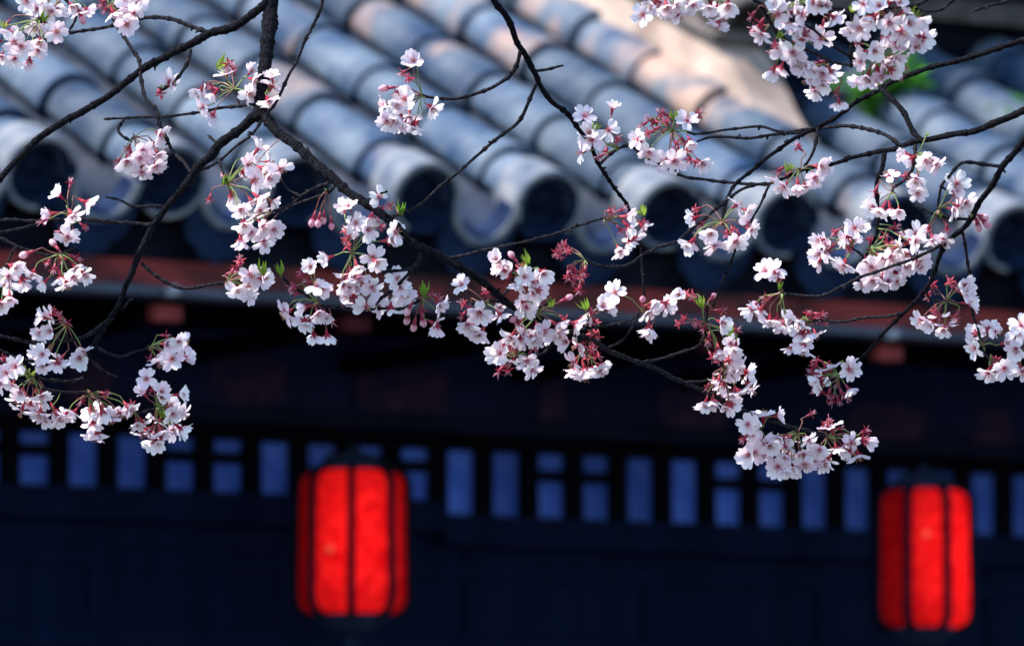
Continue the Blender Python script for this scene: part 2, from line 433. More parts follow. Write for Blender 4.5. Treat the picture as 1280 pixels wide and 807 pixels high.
# flying rafters under the eave with red painted ends
raf = None
M_FADED = noisy('worn_red_paint', (0.020, 0.006, 0.012), (0.075, 0.014, 0.020), 12, 0.9, spec=0.05)
xr0, zr = zat(208, 384, YF + 0.03)
xr1, _ = zat(1110, 432, YF + 0.03)
for i in range(-1, 5):
    x = xr0 + (xr1 - xr0) / 4 * (i + 0.0) * 1.0
    if raf is None:
        bm = bmesh.new()
        box(bm, -0.032, 0.032, 0.03, 1.0, -0.035, 0.0, 0, bev=0.003)
        box(bm, -0.033, 0.033, 0.0, 0.028, -0.036, 0.0, 1, bev=0.002)
        raf = o = obj('rafter', bm, [M_BLACK, M_RED], bld, smooth=False)
    else:
        o = raf.copy(); C.objects.link(o); o.parent = bld
    o.location = BI @ Vector((x, YF + 0.02, zf0 - 0.0185))
    if i in (1, 2, 3):
        o.data = o.data.copy(); o.data.materials[1] = M_FADED
# bolts above two rafters
blt = None
for xx, zz_ in (zat(213, 364, YF - 0.035), zat(1112, 418, YF - 0.035)):
    if blt is None:
        bm = bmesh.new(); bmesh.ops.create_cone(bm, cap_ends=True, segments=12, radius1=0.013, radius2=0.010, depth=0.03, matrix=Matrix.Rotation(R(90), 4, 'X'))
        blt = o = obj('bolt_head', bm, noisy('pale_metal', (0.25, 0.28, 0.35), (0.35, 0.38, 0.45), 30, 0.5), bld)
    else:
        o = blt.copy(); C.objects.link(o); o.parent = bld
    o.location = BI @ Vector((xx, YF - 0.043, zz_))
bm = bmesh.new(); box(bm, XL, XR, YF + 0.01, YW - 0.02, zf0 + 0.03, zf0 + 0.06)
bpart('eave_soffit', bm, M_BLACK)
# frieze beam
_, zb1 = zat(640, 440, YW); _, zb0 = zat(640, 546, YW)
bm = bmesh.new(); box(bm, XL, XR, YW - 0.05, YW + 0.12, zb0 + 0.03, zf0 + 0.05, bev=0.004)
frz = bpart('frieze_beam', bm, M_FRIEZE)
for px, py, wd in ((310, 475, 105), (505, 487, 130), (865, 515, 100), (690, 500, 40), (1110, 535, 120), (110, 480, 60), (1240, 540, 60)):
    x, z = zat(px, py, YW - 0.05); ww = wd / 560 / 2; hh = 0.055
    bm = bmesh.new()
    ring = []
    for q in range(28):
        a = 2 * math.pi * q / 28
        e = 0.55
        ring.append(Vector((math.copysign(abs(math.cos(a)) ** e, math.cos(a)) * ww * (1 + 0.1 * noise.noise(Vector((a, px, 0)))), 0, math.copysign(abs(math.sin(a)) ** e, math.sin(a)) * hh)))
    fr = [bm.verts.new(p + Vector((0, -0.004, 0))) for p in ring]; bk = [bm.verts.new(p + Vector((0, 0.002, 0))) for p in ring]
    bm.faces.new(fr)
    for q in range(28): bm.faces.new((fr[q], bk[q], bk[(q + 1) % 28], fr[(q + 1) % 28]))
    o = obj('painted_panel', bm, M_PATCH, frz, smooth=False); o.location = (x, YW - 0.05, z)
bm = bmesh.new(); box(bm, XL, XR, YW - 0.085, YW + 0.12, zb0 - 0.002, zb0 + 0.0275, bev=0.004)
bpart('frieze_ledge', bm, noisy('blue_black_moulding', (0.005, 0.007, 0.022), (0.009, 0.011, 0.030), 5, 0.8, spec=0.02))
# transom: rails, mullions, panes
_, zt = zat(640, 566, YW + 0.02); _, zbR = zat(640, 646, YW + 0.02); _, zbL = zat(640, 630, YW + 0.02)
pxs = [42, 105, 165, 228, 288, 348, 405, 465, 523, 580, 637, 694, 750, 805, 858, 913, 967, 1020, 1074, 1127, 1180, 1230, 1280]
X0, _ = zat(42, 600, YW); X1, _ = zat(1280, 650, YW)
PW = (X1 - X0) / (len(pxs) - 1)
split = lambda i: (i % 4) in (0, 3)          # two split lights, then two tall ones
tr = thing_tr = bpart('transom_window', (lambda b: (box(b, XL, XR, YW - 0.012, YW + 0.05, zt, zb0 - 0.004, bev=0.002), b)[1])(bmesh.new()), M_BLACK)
mul = pane_t = pane_s = None
W_P = PW * 0.66
for i in range(-12, 40):
    x = X0 + PW * i
    if x < XL + 0.1 or x > XR - 0.1: continue
    left = i < 9
    zlo = zbL if left else zbR
    bm = bmesh.new(); box(bm, -(PW - W_P) / 2, (PW - W_P) / 2, -0.018, 0.03, zbR - 0.01, zt - 0.0005, bev=0.003)
    if mul is None: mul = o = obj('mullion', bm, M_BLACK, tr, smooth=False)
    else:
        bm.free(); o = mul.copy(); C.objects.link(o); o.parent = tr
    o.location = (x + PW / 2, YW, 0)
    bm = bmesh.new(); box(bm, -W_P / 2 + 0.0005, W_P / 2 - 0.0005, 0.012, 0.022, zlo, zt - 0.001)
    o = obj('pane', bm, M_PANE, tr, smooth=False); o.location = (x, YW, 0)
    if split(i):
        zz_ = zt - (zt - zlo) * 0.34
        bm = bmesh.new(); box(bm, -W_P / 2 - 0.003, W_P / 2 + 0.003, -0.010, 0.0115, zz_ - 0.013, zz_ + 0.011, bev=0.002)
        o = obj('glazing_bar', bm, M_BLACK, tr, smooth=False); o.location = (x, YW, 0)
# sill rails of the two bays
xs_, _ = zat(550, 640, YW)
bm = bmesh.new(); box(bm, XL, xs_, YW - 0.022, YW + 0.05, zbL - 0.07, zbL - 0.001, bev=0.003); box(bm, xs_ + 0.001, XR, YW - 0.022, YW + 0.05, zbR - 0.07, zbR - 0.001, bev=0.003)
bpart('window_sill', bm, M_WALL)
# timber wall down to the ground with rails and stiles
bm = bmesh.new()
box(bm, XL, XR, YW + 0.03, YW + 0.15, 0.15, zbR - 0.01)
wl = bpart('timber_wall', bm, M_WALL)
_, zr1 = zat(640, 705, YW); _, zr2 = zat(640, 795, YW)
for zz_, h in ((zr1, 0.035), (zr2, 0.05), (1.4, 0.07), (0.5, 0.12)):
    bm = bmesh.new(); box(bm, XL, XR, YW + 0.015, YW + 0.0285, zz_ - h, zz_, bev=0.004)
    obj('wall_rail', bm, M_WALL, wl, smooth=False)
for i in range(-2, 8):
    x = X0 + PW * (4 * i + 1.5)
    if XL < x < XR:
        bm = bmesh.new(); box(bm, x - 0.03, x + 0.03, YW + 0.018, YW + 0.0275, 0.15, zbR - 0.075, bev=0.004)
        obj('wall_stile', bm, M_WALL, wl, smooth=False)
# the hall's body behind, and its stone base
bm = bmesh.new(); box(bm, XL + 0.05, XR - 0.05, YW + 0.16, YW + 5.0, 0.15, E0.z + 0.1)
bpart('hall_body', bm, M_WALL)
bm = bmesh.new(); box(bm, XL - 0.3, XR + 0.3, YW - 0.9, YW + 5.3, 0.0, 0.145, bev=0.01)
bpart('stone_base', bm, noisy('grey_stone', (0.15, 0.15, 0.16), (0.25, 0.25, 0.26), 4, 0.9, 0.3, 20))
# rear slope of the roof
bm = bmesh.new(); top = MR @ Vector((0, LEN, 0))
v = [bm.verts.new(p) for p in ((XL, top.y, top.z - 0.1), (XR, top.y, top.z - 0.1), (XR, top.y + 3.8, E0.z), (XL, top.y + 3.8, E0.z))]
v2 = [bm.verts.new(q.co - Vector((0, 0, 0.12))) for q in v]
bm.faces.new(v); bm.faces.new(v2[::-1])
for q in range(4): bm.faces.new((v[q], v[(q + 1) % 4], v2[(q + 1) % 4], v2[q]))
bpart('rear_roof', bm, M_CAP)

# ------------------------------------------------------------------ lanterns
def fabric_mat():
    m = bpy.data.materials.new('red_lantern_silk'); m.use_nodes = True; m.node_tree.nodes.clear()
    out = nd(m, 'ShaderNodeOutputMaterial'); ms = nd(m, 'ShaderNodeMixShader'); ms.inputs[0].default_value = 0.6
    df = nd(m, 'ShaderNodeBsdfDiffuse'); tr_ = nd(m, 'ShaderNodeBsdfTranslucent')
    tc = nd(m, 'ShaderNodeTexCoord'); n = nd(m, 'ShaderNodeTexNoise'); n.inputs['Scale'].default_value = 38; n.inputs['Detail'].default_value = 6
    lk(m, tc.outputs['Object'], n.inputs['Vector'])
    cr = nd(m, 'ShaderNodeValToRGB'); e = cr.color_ramp.elements
    e[0].position = 0.3; e[0].color = (0.50, 0.002, 0.008, 1); e[1].position = 0.72; e[1].color = (0.90, 0.022, 0.026, 1)
    lk(m, n.outputs['Fac'], cr.inputs[0])
    # one pale fleck on the silk
    a = nd(m, 'ShaderNodeVectorMath', operation='DISTANCE'); lk(m, tc.outputs['Object'], a.inputs[0]); a.inputs[1].default_value = FLECK
    b = nd(m, 'ShaderNodeMapRange'); b.inputs[1].default_value = 0.004; b.inputs[2].default_value = 0.011; b.inputs[3].default_value = 0.42; b.inputs[4].default_value = 0
    lk(m, a.outputs['Value'], b.inputs[0])
    mx = nd(m, 'ShaderNodeMix', data_type='RGBA'); lk(m, b.outputs[0], mx.inputs[0]); lk(m, cr.outputs[0], mx.inputs[6]); mx.inputs[7].default_value = (0.8, 0.4, 0.3, 1)
    lk(m, mx.outputs[2], df.inputs[0]); lk(m, mx.outputs[2], tr_.inputs[0])
    lk(m, df.outputs[0], ms.inputs[1]); lk(m, tr_.outputs[0], ms.inputs[2]); lk(m, ms.outputs[0], out.inputs[0])
    return m
def lantern(px, top, bot, half, phase, dep, label, bulb):
    global FLECK
    c = at(px, (top + bot) / 2, dep); rad = half / F * dep; hh = (bot - top) / 2 / F * dep
    t = thing('red_lantern', label, 'lantern', c - Vector((0, 0, hh + 0.05)), 'red lanterns hanging under the eave')
    O = Vector((0, 0, hh + 0.05))
    toC = math.atan2(-d_.y, -d_.x)             # direction to the viewer around the lantern's axis
    prof = [(-1.0, 0.68), (-0.99, 0.78), (-0.95, 0.89), (-0.88, 0.965), (-0.76, 1.0), (-0.35, 0.995), (0, 0.985), (0.35, 0.98), (0.78, 0.97), (0.89, 0.94), (0.95, 0.87), (0.99, 0.76), (1.0, 0.66)]
    def pnt(q, zt, rr):
        # eight gently bowed panels between the ribs
        f = q % 1.0
        a = toC + phase + 2 * math.pi * q / 8
        k = math.cos(math.pi / 8) / math.cos((f - 0.5) * math.pi / 4)
        k = 0.7 * k + 0.3
        return Vector((math.cos(a) * rad * rr * k, math.sin(a) * rad * rr * k, zt * hh))
    fa = toC + phase + 2 * math.pi * (-0.55 if phase == 0 else -0.5 + 0.0) / 8
    FLECK = (math.cos(fa) * rad * 0.96, math.sin(fa) * rad * 0.96, -0.02 if phase == 0 else 0.05)
    bm = bmesh.new(); rings = []
    for zt_, rr in prof: rings.append([bm.verts.new(pnt(q / 6, zt_, rr)) for q in range(48)])
    for a, b in zip(rings, rings[1:]):
        for q in range(48): bm.faces.new((a[q], a[(q + 1) % 48], b[(q + 1) % 48], b[q]))
    o = obj('silk_shade', bm, fabric_mat(), t); o.location = O
    for q in range(8):
        P = [pnt(q, zt_, rr) * 1.0 for zt_, rr in prof]
        P = [Vector((p.x * 1.03, p.y * 1.03, p.z * 1.005)) for p in P]
        pts, rs = catmull(P, [0.0100] * len(P), 0.012)
        bm = bmesh.new(); tube(bm, pts, rs, 6); o = obj('rib', bm, M_IRON, t); o.location = O
    def lathe(name, pr, m_):
        bm = bmesh.new(); n = 32; rg = []
        for rr, z in pr: rg.append([bm.verts.new((rr * rad * math.cos(2 * math.pi * k / n), rr * rad * math.sin(2 * math.pi * k / n), z)) for k in range(n)])
        for a, b in zip(rg, rg[1:]):
            for k in range(n): bm.faces.new((a[k], a[(k + 1) % n], b[(k + 1) % n], b[k]))
        bm.faces.new(rg[0][::-1]); bm.faces.new(rg[-1])
        o = obj(name, bm, m_, t); o.location = O; return o
    m_cap = noisy('blue_black_lantern_cap', (0.008, 0.014, 0.038), (0.018, 0.026, 0.06), 12, 0.7, spec=0.1)
    lathe('top_cap', [(0.66, hh * 0.985), (0.70, hh + 0.006), (0.62, hh + 0.014), (0.55, hh + 0.018), (0.50, hh + 0.034), (0.18, hh + 0.040), (0.10, hh + 0.055)], m_cap)
    lathe('bottom_ring', [(0.22, -hh - 0.040), (0.42, -hh - 0.034), (0.46, -hh - 0.018), (0.66, -hh - 0.014), (0.72, -hh - 0.004), (0.66, -hh * 0.985)], m_cap)
    # tassel below the ring, below the frame
    bm = bmesh.new(); rn = random.Random(px)
    for q in range(40):
        a = rn.uniform(0, 6.28); rr = rn.uniform(0.002, 0.014)
        p0 = Vector((rr * math.cos(a), rr * math.sin(a), -hh - 0.045)); p1 = Vector((rr * 1.7 * math.cos(a), rr * 1.7 * math.sin(a), -hh - 0.17))
        tube(bm, [p0, (p0 + p1) / 2, p1], [0.0015] * 3, 4)
    o = obj('tassel', bm, mat('slate_tassel_thread', (0.02, 0.03, 0.07), 0.8, 0.05), t); o.location = O
    zc = zf0 + 0.032 - t.location.z
    bm = bmesh.new(); tube(bm, [Vector((0, 0, O.z + hh + 0.05)), Vector((0, 0, zc))], [0.003, 0.003], 6); obj('hanging_cord', bm, M_IRON, t)
    l = bpy.data.lights.new('lantern_lamp', 'AREA'); l.shape = 'RECTANGLE'; l.size = rad * 0.9; l.size_y = hh * 1.7
    l.energy = BULB; l.color = (1.0, 0.55, 0.38)
    lo = bpy.data.objects.new('lantern_lamp', l); C.objects.link(lo); lo.parent = t
    ba = toC + bulb; v = Vector((math.cos(ba), math.sin(ba), 0))
    lo.location = O + v * rad * 0.28; lo.rotation_euler = v.to_track_quat('-Z', 'Y').to_euler()
    return t
BULB = 0.13
lantern(441, 588, 768, 69, 0.0, 13.95, 'red silk lantern with a dark rib down the middle of its face', R(8))
lantern(1155, 612, 785, 63.5, math.pi / 8, 14.35, 'red silk lantern with a broad bright front panel and a darker panel on its left', R(38))

# ------------------------------------------------------------------ weeds on the roof
def weed(px, py, size, n, label, seed):
    rn = random.Random(seed)
    p = MR @ on_roof(px, py, -0.03)
    t = thing('roof_weed', label, 'weed', p, 'weeds growing between the roof tiles')
    bs, bl = bmesh.new(), bmesh.new()
    for i in range(n):
        a = rn.uniform(0, 6.28); ln = size * rn.uniform(0.5, 1.0)
        tip = Vector((math.cos(a) * ln * 0.6, math.sin(a) * ln * 0.6, ln * rn.uniform(0.5, 1)))
        pts = [Vector((0, 0, 0)), tip * 0.5 + Vector((0, 0, 0.15 * ln)), tip]
        pts, rs = catmull(pts, [0.0016, 0.0012, 0.0007], 0.012); tube(bs, pts, rs, 4)
        for q in range(9):
            b = pts[min(len(pts) - 1, rn.randint(1, len(pts)))]
            leaf(bl, b, Vector((rn.uniform(-1, 1), rn.uniform(-1, 1), rn.uniform(-0.3, 1))).normalized(), Vector((rn.uniform(-1, 1), rn.uniform(-1, 1), 1)), size * rn.uniform(0.25, 0.45), 0.4)
    obj('stem', bs, M_STALKG, t); obj('foliage', bl, M_WEED, t)
def leaf(bm, base, d, up, ln, wr=0.36, mi=0, fold=0.35):
    d = d.normalized(); s = d.cross(up); s = s.normalized() if s.length > 1e-5 else d.orthogonal().normalized(); n = s.cross(d)
    prev = None
    for j in range(7):
        t = j / 6
        w_ = ln * wr * 0.5 * (math.sin(math.pi * min(1, t * 1.02 + 0.01) ** 0.8)) if 0 < j < 6 else 0.0004
        c = base + d * (t * ln) + n * (-0.18 * ln * t * t)
        row = [bm.verts.new(c + s * w_ + n * (w_ * fold)), bm.verts.new(c), bm.verts.new(c - s * w_ + n * (w_ * fold))]
        if prev:
            for q in range(2):
                f = bm.faces.new((prev[q], prev[q + 1], row[q + 1], row[q])); f.material_index = mi
        prev = row
weed(1104, 158, 0.17, 30, 'bright green weed in the dark hollow right of the pale ridge end', 1)
weed(885, 122, 0.11, 16, 'small green weed at the foot of the peach plaster ridge', 2)
weed(1272, 180, 0.12, 14, 'green weed between the tiles at the right edge of the photo', 3)
weed(868, 60, 0.06, 7, 'faint sparse weed on the side of the pale ridge, topmost of the weeds', 4)
weed(1062, 190, 0.05, 6, 'tiny weed beside the bright barrel row below the ridge end', 5)

# ------------------------------------------------------------------ flower prototypes
def new_mesh(name, bm, mats, cols=None):
    me = bpy.data.meshes.new(name)
    if cols is not None:
        bm.verts.index_update()
    bm.to_mesh(me); bm.free()
    for m in mats: me.materials.append(m)
    for p in me.polygons: p.use_smooth = True
    if cols is not None:
        ca = me.color_attributes.new('tint', 'FLOAT_COLOR', 'POINT')
        for i, c in enumerate(cols): ca.data[i].color = c
    return me
def blossom_mesh(seed, open_):
    """five notched petals, stamens, crimson calyx; the face looks along +Z, the stalk joins at z = -0.009"""
    rn = random.Random(seed); bm = bmesh.new(); cols = []
    def V(p, c=(0, 0, 0, 1)):
        cols.append(c); return bm.verts.new(p)
    NS, NL = 6, 7
    for k in range(5):
        a = 2 * math.pi * k / 5 + rn.uniform(-0.12, 0.12)
        if open_ == 'worn' and k == seed % 5: continue
        L = 0.0158 * rn.uniform(0.9, 1.08); W = 0.0062 * rn.uniform(0.84, 1.1)
        inc = {'flat': R(rn.uniform(5, 24)), 'cup': R(rn.uniform(38, 58)), 'bell': R(rn.uniform(60, 76)), 'worn': R(rn.uniform(-15, 30))}[open_]
        curl = rn.uniform(-0.25, 0.5) if open_ != 'bell' else rn.uniform(0.1, 0.5)
        tw = rn.uniform(-0.3, 0.3); tn = rn.random(); notch = rn.uniform(0.09, 0.2); ph = rn.uniform(0, 6)
        ca, sa = math.cos(a), math.sin(a); grid = []
        for j in range(NL):
            t = j / (NL - 1); row = []
            for i in range(NS + 1):
                s = i / NS * 2 - 1
                wt = (0.16 + 0.84 * math.sin(min(1, t / 0.68) * math.pi / 2) ** 1.1) * (1 if t < 0.68 else math.sqrt(max(0.0, 1 - ((t - 0.68) / 0.42) ** 2)))
                y = t * L * (1 - 0.05 * s * s) - (notch * L * math.exp(-(s / 0.28) ** 2) * max(0, (t - 0.6) / 0.4))
                x = s * W * wt
                z = 0.10 * L * (s * s) * wt + 0.0007 * math.sin(ph + 5 * t + 4 * s) * t + tw * x * t
                # bend along the length
                an = inc - curl * t * 0.7
                rr = 0.0012 + y * math.cos(an) - z * math.sin(an); zz_ = y * math.sin(an) + z * math.cos(an)
                row.append(V((ca * rr - sa * x, sa * rr + ca * x, zz_), (t, tn, 0, 1)))
            grid.append(row)
        for j in range(NL - 1):
            for i in range(NS):
                bm.faces.new((grid[j][i], grid[j][i + 1], grid[j + 1][i + 1], grid[j + 1][i])).material_index = 0
    def small_tube(p0, p1, r0, r1, mi, seg=4):
        t = (p1 - p0).normalized(); n = t.orthogonal().normalized(); b = t.cross(n)
        A = [V(p0 + (n * math.cos(2 * math.pi * k / seg) + b * math.sin(2 * math.pi * k / seg)) * r0) for k in range(seg)]
        B = [V(p1 + (n * math.cos(2 * math.pi * k / seg) + b * math.sin(2 * math.pi * k / seg)) * r1) for k in range(seg)]
        for k in range(seg): bm.faces.new((A[k], A[(k + 1) % seg], B[(k + 1) % seg], B[k])).material_index = mi
        bm.faces.new(B).material_index = mi
    for k in range(13):
        a = rn.uniform(0, 6.28); sp = rn.uniform(0.0008, 0.0042); h = rn.uniform(0.005, 0.0085)
        p0 = Vector((0.0006 * math.cos(a), 0.0006 * math.sin(a), 0)); p1 = Vector((sp * math.cos(a), sp * math.sin(a), h))
        small_tube(p0, p1, 0.00022, 0.00018, 2, 3); small_tube(p1, p1 + Vector((0, 0, 0.0008)), 0.0005, 0.0005, 3, 4)
    # calyx disc in the throat, tube behind, five sepals
    small_tube(Vector((0, 0, -0.0002)), Vector((0, 0, 0.0008)), 0.0024, 0.0014, 1, 8)
    small_tube(Vector((0, 0, -0.0002)), Vector((0, 0, -0.0060)), 0.0024, 0.0016, 1, 7)
    small_tube(Vector((0, 0, -0.0060)), Vector((0, 0, -0.0090)), 0.0016, 0.0008, 1, 7)
    for k in range(5):
        a = 2 * math.pi * (k + 0.5) / 5; ca, sa = math.cos(a), math.sin(a)
        pts = [(0.0018, -0.0015, -0.0006), (0.0018, 0.0015, -0.0006), (0.0045, 0.0013, -0.0012), (0.0074, 0, -0.0008), (0.0045, -0.0013, -0.0012)]
        bm.faces.new([V((ca * x - sa * y, sa * x + ca * y, z + (x * math.tan(R(30)) if open_ in ('cup', 'bell') else 0))) for x, y, z in pts]).material_index = 1
    return new_mesh('blossom', bm, [M_PETAL, M_SEPAL, M_STAMEN, M_ANTHER], cols)
def spent_mesh(seed):
    """a red star left when the petals have fallen"""
    rn = random.Random(seed); bm = bmesh.new()
    tube(bm, [Vector((0, 0, -0.009)), Vector((0, 0, -0.006)), Vector((0, 0, 0))], [0.0008, 0.0017, 0.0022], 7, 0)
    for k in range(5):
        a = 2 * math.pi * k / 5 + rn.uniform(-0.2, 0.2); d = Vector((math.cos(a), math.sin(a), rn.uniform(-0.3, 0.55)))
        leaf(bm, Vector((math.cos(a) * 0.001, math.sin(a) * 0.001, 0)), d, Vector((0, 0, 1)), rn.uniform(0.0065, 0.0085), 0.42, 1)
    for k in range(9):
        a = rn.uniform(0, 6.28); sp = rn.uniform(0.001, 0.005)
        p1 = Vector((sp * math.cos(a), sp * math.sin(a), rn.uniform(0.005, 0.009)))
        tube(bm, [Vector((0, 0, 0)), p1], [0.0003, 0.0003], 3, 2)
    return new_mesh('spent_flower', bm, [M_CALYX, M_SEPAL, M_STAMEN])
def bud_mesh(seed):
    rn = random.Random(seed); bm = bmesh.new(); n = 9; rg = []
    for rr, z in ((0.0012, 0), (0.0032, 0.0025), (0.0043, 0.0055), (0.0040, 0.0085), (0.0024, 0.011), (0.0006, 0.0122)):
        rg.append([bm.verts.new((rr * (1 + 0.08 * math.cos(5 * 2 * math.pi * k / n)) * math.cos(2 * math.pi * k / n + z * 60), rr * math.sin(2 * math.pi * k / n + z * 60), z)) for k in range(n)])
    for a, b in zip(rg, rg[1:]):
        for k in range(n): bm.faces.new((a[k], a[(k + 1) % n], b[(k + 1) % n], b[k]))
    tube(bm, [Vector((0, 0, -0.009)), Vector((0, 0, -0.005)), Vector((0, 0, 0.001))], [0.0008, 0.0018, 0.0023], 7, 1)
    for k in range(5):
        a = 2 * math.pi * k / 5
        leaf(bm, Vector((math.cos(a) * 0.002, math.sin(a) * 0.002, 0)), Vector((math.cos(a) * 0.4, math.sin(a) * 0.4, 1)), Vector((math.cos(a), math.sin(a), 0)), 0.006, 0.45, 2)
    return new_mesh('bud', bm, [M_BUDP, M_CALYX, M_SEPAL])
def leaf_mesh(seed):
    rn = random.Random(seed); bm = bmesh.new()
    for k in range(rn.choice((5, 6, 7))):
        a = 2 * math.pi * k / 5.5 + rn.uniform(-0.5, 0.5); q = rn.uniform(0.3, 1.0)
        leaf(bm, Vector((0, 0, -0.001 * k)), Vector((math.cos(a) * q, math.sin(a) * q, 1)), Vector((math.cos(a), math.sin(a), 0.2)), rn.uniform(0.008, 0.018), rn.uniform(0.26, 0.42), 0, 0.6)
    return new_mesh('leaf_tuft', bm, [M_LEAF])
BLOS = [blossom_mesh(s, o) for s, o in ((1, 'flat'), (2, 'flat'), (3, 'flat'), (4, 'flat'), (5, 'cup'), (6, 'cup'), (7, 'cup'), (8, 'bell'), (9, 'bell'), (10, 'worn'), (11, 'worn'))]
BW = [3, 3, 3, 3, 2.5, 2.5, 2.5, 1.6, 1.6, 2.2, 2.2]
SPENT = [spent_mesh(s) for s in range(4)]
BUDS = [bud_mesh(s) for s in range(2)]
LEAVES = [leaf_mesh(s) for s in range(5)]

# ------------------------------------------------------------------ cherry branches
# every limb: smooth depth field, so that crossing pieces of one limb meet
class Limb:
    def __init__(s, name_label, dep, seed, base):
        s.dep, s.seed = dep, seed; s.segs = []
        s.root = thing('cherry_branch', name_label, 'branch', s.P(*base), 'blossoming cherry branches')
        s.inv = Matrix.Translation(-Vector(s.root.location))
        s.rn = random.Random(seed * 31 + 7)
    def depth(s, x, y):
        return s.dep + 0.11 * math.sin(x / 190 + s.seed) + 0.09 * math.sin(y / 150 + 2 * s.seed + x / 400)
    def P(s, x, y, dz=0): return at(x, y, s.depth(x, y) + dz)
    def wood(s, name, pts, r0, r1=None, kinks=1.0, mat_=None):
        r1 = r0 if r1 is None else r1
        n = len(pts); th = 0.84 if r0 > 4 else 0.95
        rad = [th * (r0 + (r1 - r0) * i / (n - 1)) / F * s.dep for i in range(n)]
        P = [s.P(*p) for p in pts]
        s.segs += [Vector(p) for p in pts]
        for a, b in zip(pts, pts[1:]):
            for k in range(1, 4): s.segs.append(Vector(a).lerp(Vector(b), k / 4))
        q, rs = catmull(P, rad, 0.004)
        o_ = s.rn.uniform(0, 99); out, ro = [], []
        nextnode = s.rn.randint(3, 6); cnt = 0
        for i, (p, rr) in enumerate(zip(q, rs)):
            j = Vector((noise.noise(Vector((i * 0.11, o_, 1))), noise.noise(Vector((i * 0.11, o_, 2))), noise.noise(Vector((i * 0.11, o_, 3)))))
            f = min(1, i / 4, (len(q) - 1 - i) / 4)
            k = 1 + 0.16 * noise.noise(Vector((i * 0.45, o_, 7)))
            cnt += 1
            if cnt == nextnode and 0 < i < len(q) - 1:   # a swollen node
                k *= 1.22 + 0.25 * (rr < 0.003); cnt = 0; nextnode = s.rn.randint(3, 8)
            out.append(p + j * (0.0032 * f * kinks)); ro.append(rr * k)
        bm = bmesh.new(); tube(bm, out, ro, 10 if r0 > 4 else 7)
        # short spurs and bud scales on the wood
        for i in range(4, len(out) - 3):
            if s.rn.random() < 0.055:
                t = (out[i + 1] - out[i]).normalized(); a = s.rn.uniform(0, 6.28)
                nn = t.orthogonal().normalized(); nn = (nn * math.cos(a) + t.cross(nn) * math.sin(a))
                ln = ro[i] + s.rn.uniform(0.002, 0.006)
                dd = (nn + t * 0.5).normalized()
                tube(bm, [out[i], out[i] + dd * ln * 0.6, out[i] + dd * ln], [0.0016, 0.0017, 0.0007], 5)
        o = obj(name, bm, mat_ or (M_BARK if r0 > 3 else M_TWIG), s.root); o.matrix_basis = s.inv
        return o
    def nearest(s, x, y):
        return min(s.segs, key=lambda p: (p.x - x) ** 2 + (p.y - y) ** 2)
    def cluster(s, hub, ells=(), spent=(), buds=(), leaves=(), hang=0.0, pink=0.0, near=0.0):
        """hub in photograph pixels; ells = (cx, cy, rx, ry, n) of open flowers; spent, buds, leaves = points"""
        rn = s.rn
        hx, hy = hub; nb = s.nearest(hx, hy); H = s.P(hx, hy, -0.005 + near); B = s.P(nb.x, nb.y)
        bm = bmesh.new()
        if (H - B).length > 0.004:
            mid = (H + B) / 2 + Vector((rn.uniform(-1, 1), rn.uniform(-1, 1), rn.uniform(-1, 1))) * 0.12 * (H - B).length
            q, rs = catmull([B, mid, H], [0.0017, 0.0015, 0.0015], 0.004)
            rs = [r * rn.uniform(0.85, 1.3) for r in rs]; tube(bm, q, rs, 6, 2)
        for k in range(5):   # bud scales at the hub
            dd = Vector((rn.uniform(-1, 1), rn.uniform(-1, 1), rn.uniform(-1, 1))).normalized()
            leaf(bm, H, dd, Vector((0, 0, 1)), rn.uniform(0.004, 0.008), 0.5, rn.choice((0, 1)))
        kids = []
        placed = []
        def stalk(p_end, n_end, red):
            Hh = H
            if (p_end - H).length > 0.060:      # far from the hub: use a spur of its own
                v = (p_end - CAM); dd = v.dot(d_); px = 640 + v.dot(r_) / dd * F; py = 403.5 - v.dot(u_) / dd * F
                nb2 = s.nearest(px, py - 8); Hh = s.P(nb2.x, nb2.y)
                if (p_end - Hh).length > (p_end - H).length: Hh = H
            base = p_end - n_end * 0.009
            ln = (base - Hh).length
            m1 = Hh + (base - Hh) * 0.45 + Vector((0, 0, 0.10 * ln)) + Vector((rn.uniform(-1, 1), rn.uniform(-1, 1), rn.uniform(-1, 1))) * 0.06 * ln
            m2 = base - n_end * min(0.008, ln * 0.25)
            q, rs = catmull([Hh, m1, m2, base], [0.0008, 0.0007, 0.0007, 0.0009], 0.004); tube(bm, q, rs, 5, 1 if red else 0)
        def put(me, p, n, sc, name, red):
            o = bpy.data.objects.new(name, me); C.objects.link(o)
            rot = n.to_track_quat('Z', 'Y').to_matrix().to_4x4() @ Matrix.Rotation(rn.uniform(0, 6.28), 4, 'Z')
            o.matrix_basis = s.inv @ (Matrix.Translation(p) @ rot @ Matrix.Scale(sc, 4)); kids.append(o)
            if name != 'leaf_tuft': stalk(p, n * sc, red)
        def normal(p, bias, jit):
            out = (p - H); out = out.normalized() if out.length > 1e-4 else Vector((0, 0, -1))
            jn = Vector((rn.uniform(-1, 1), rn.uniform(-1, 1), rn.uniform(-1, 1)))
            return (out * (0.75 + hang) - d_ * bias + jn * jit + Vector((0, 0, -0.22 - hang * 0.7))).normalized()
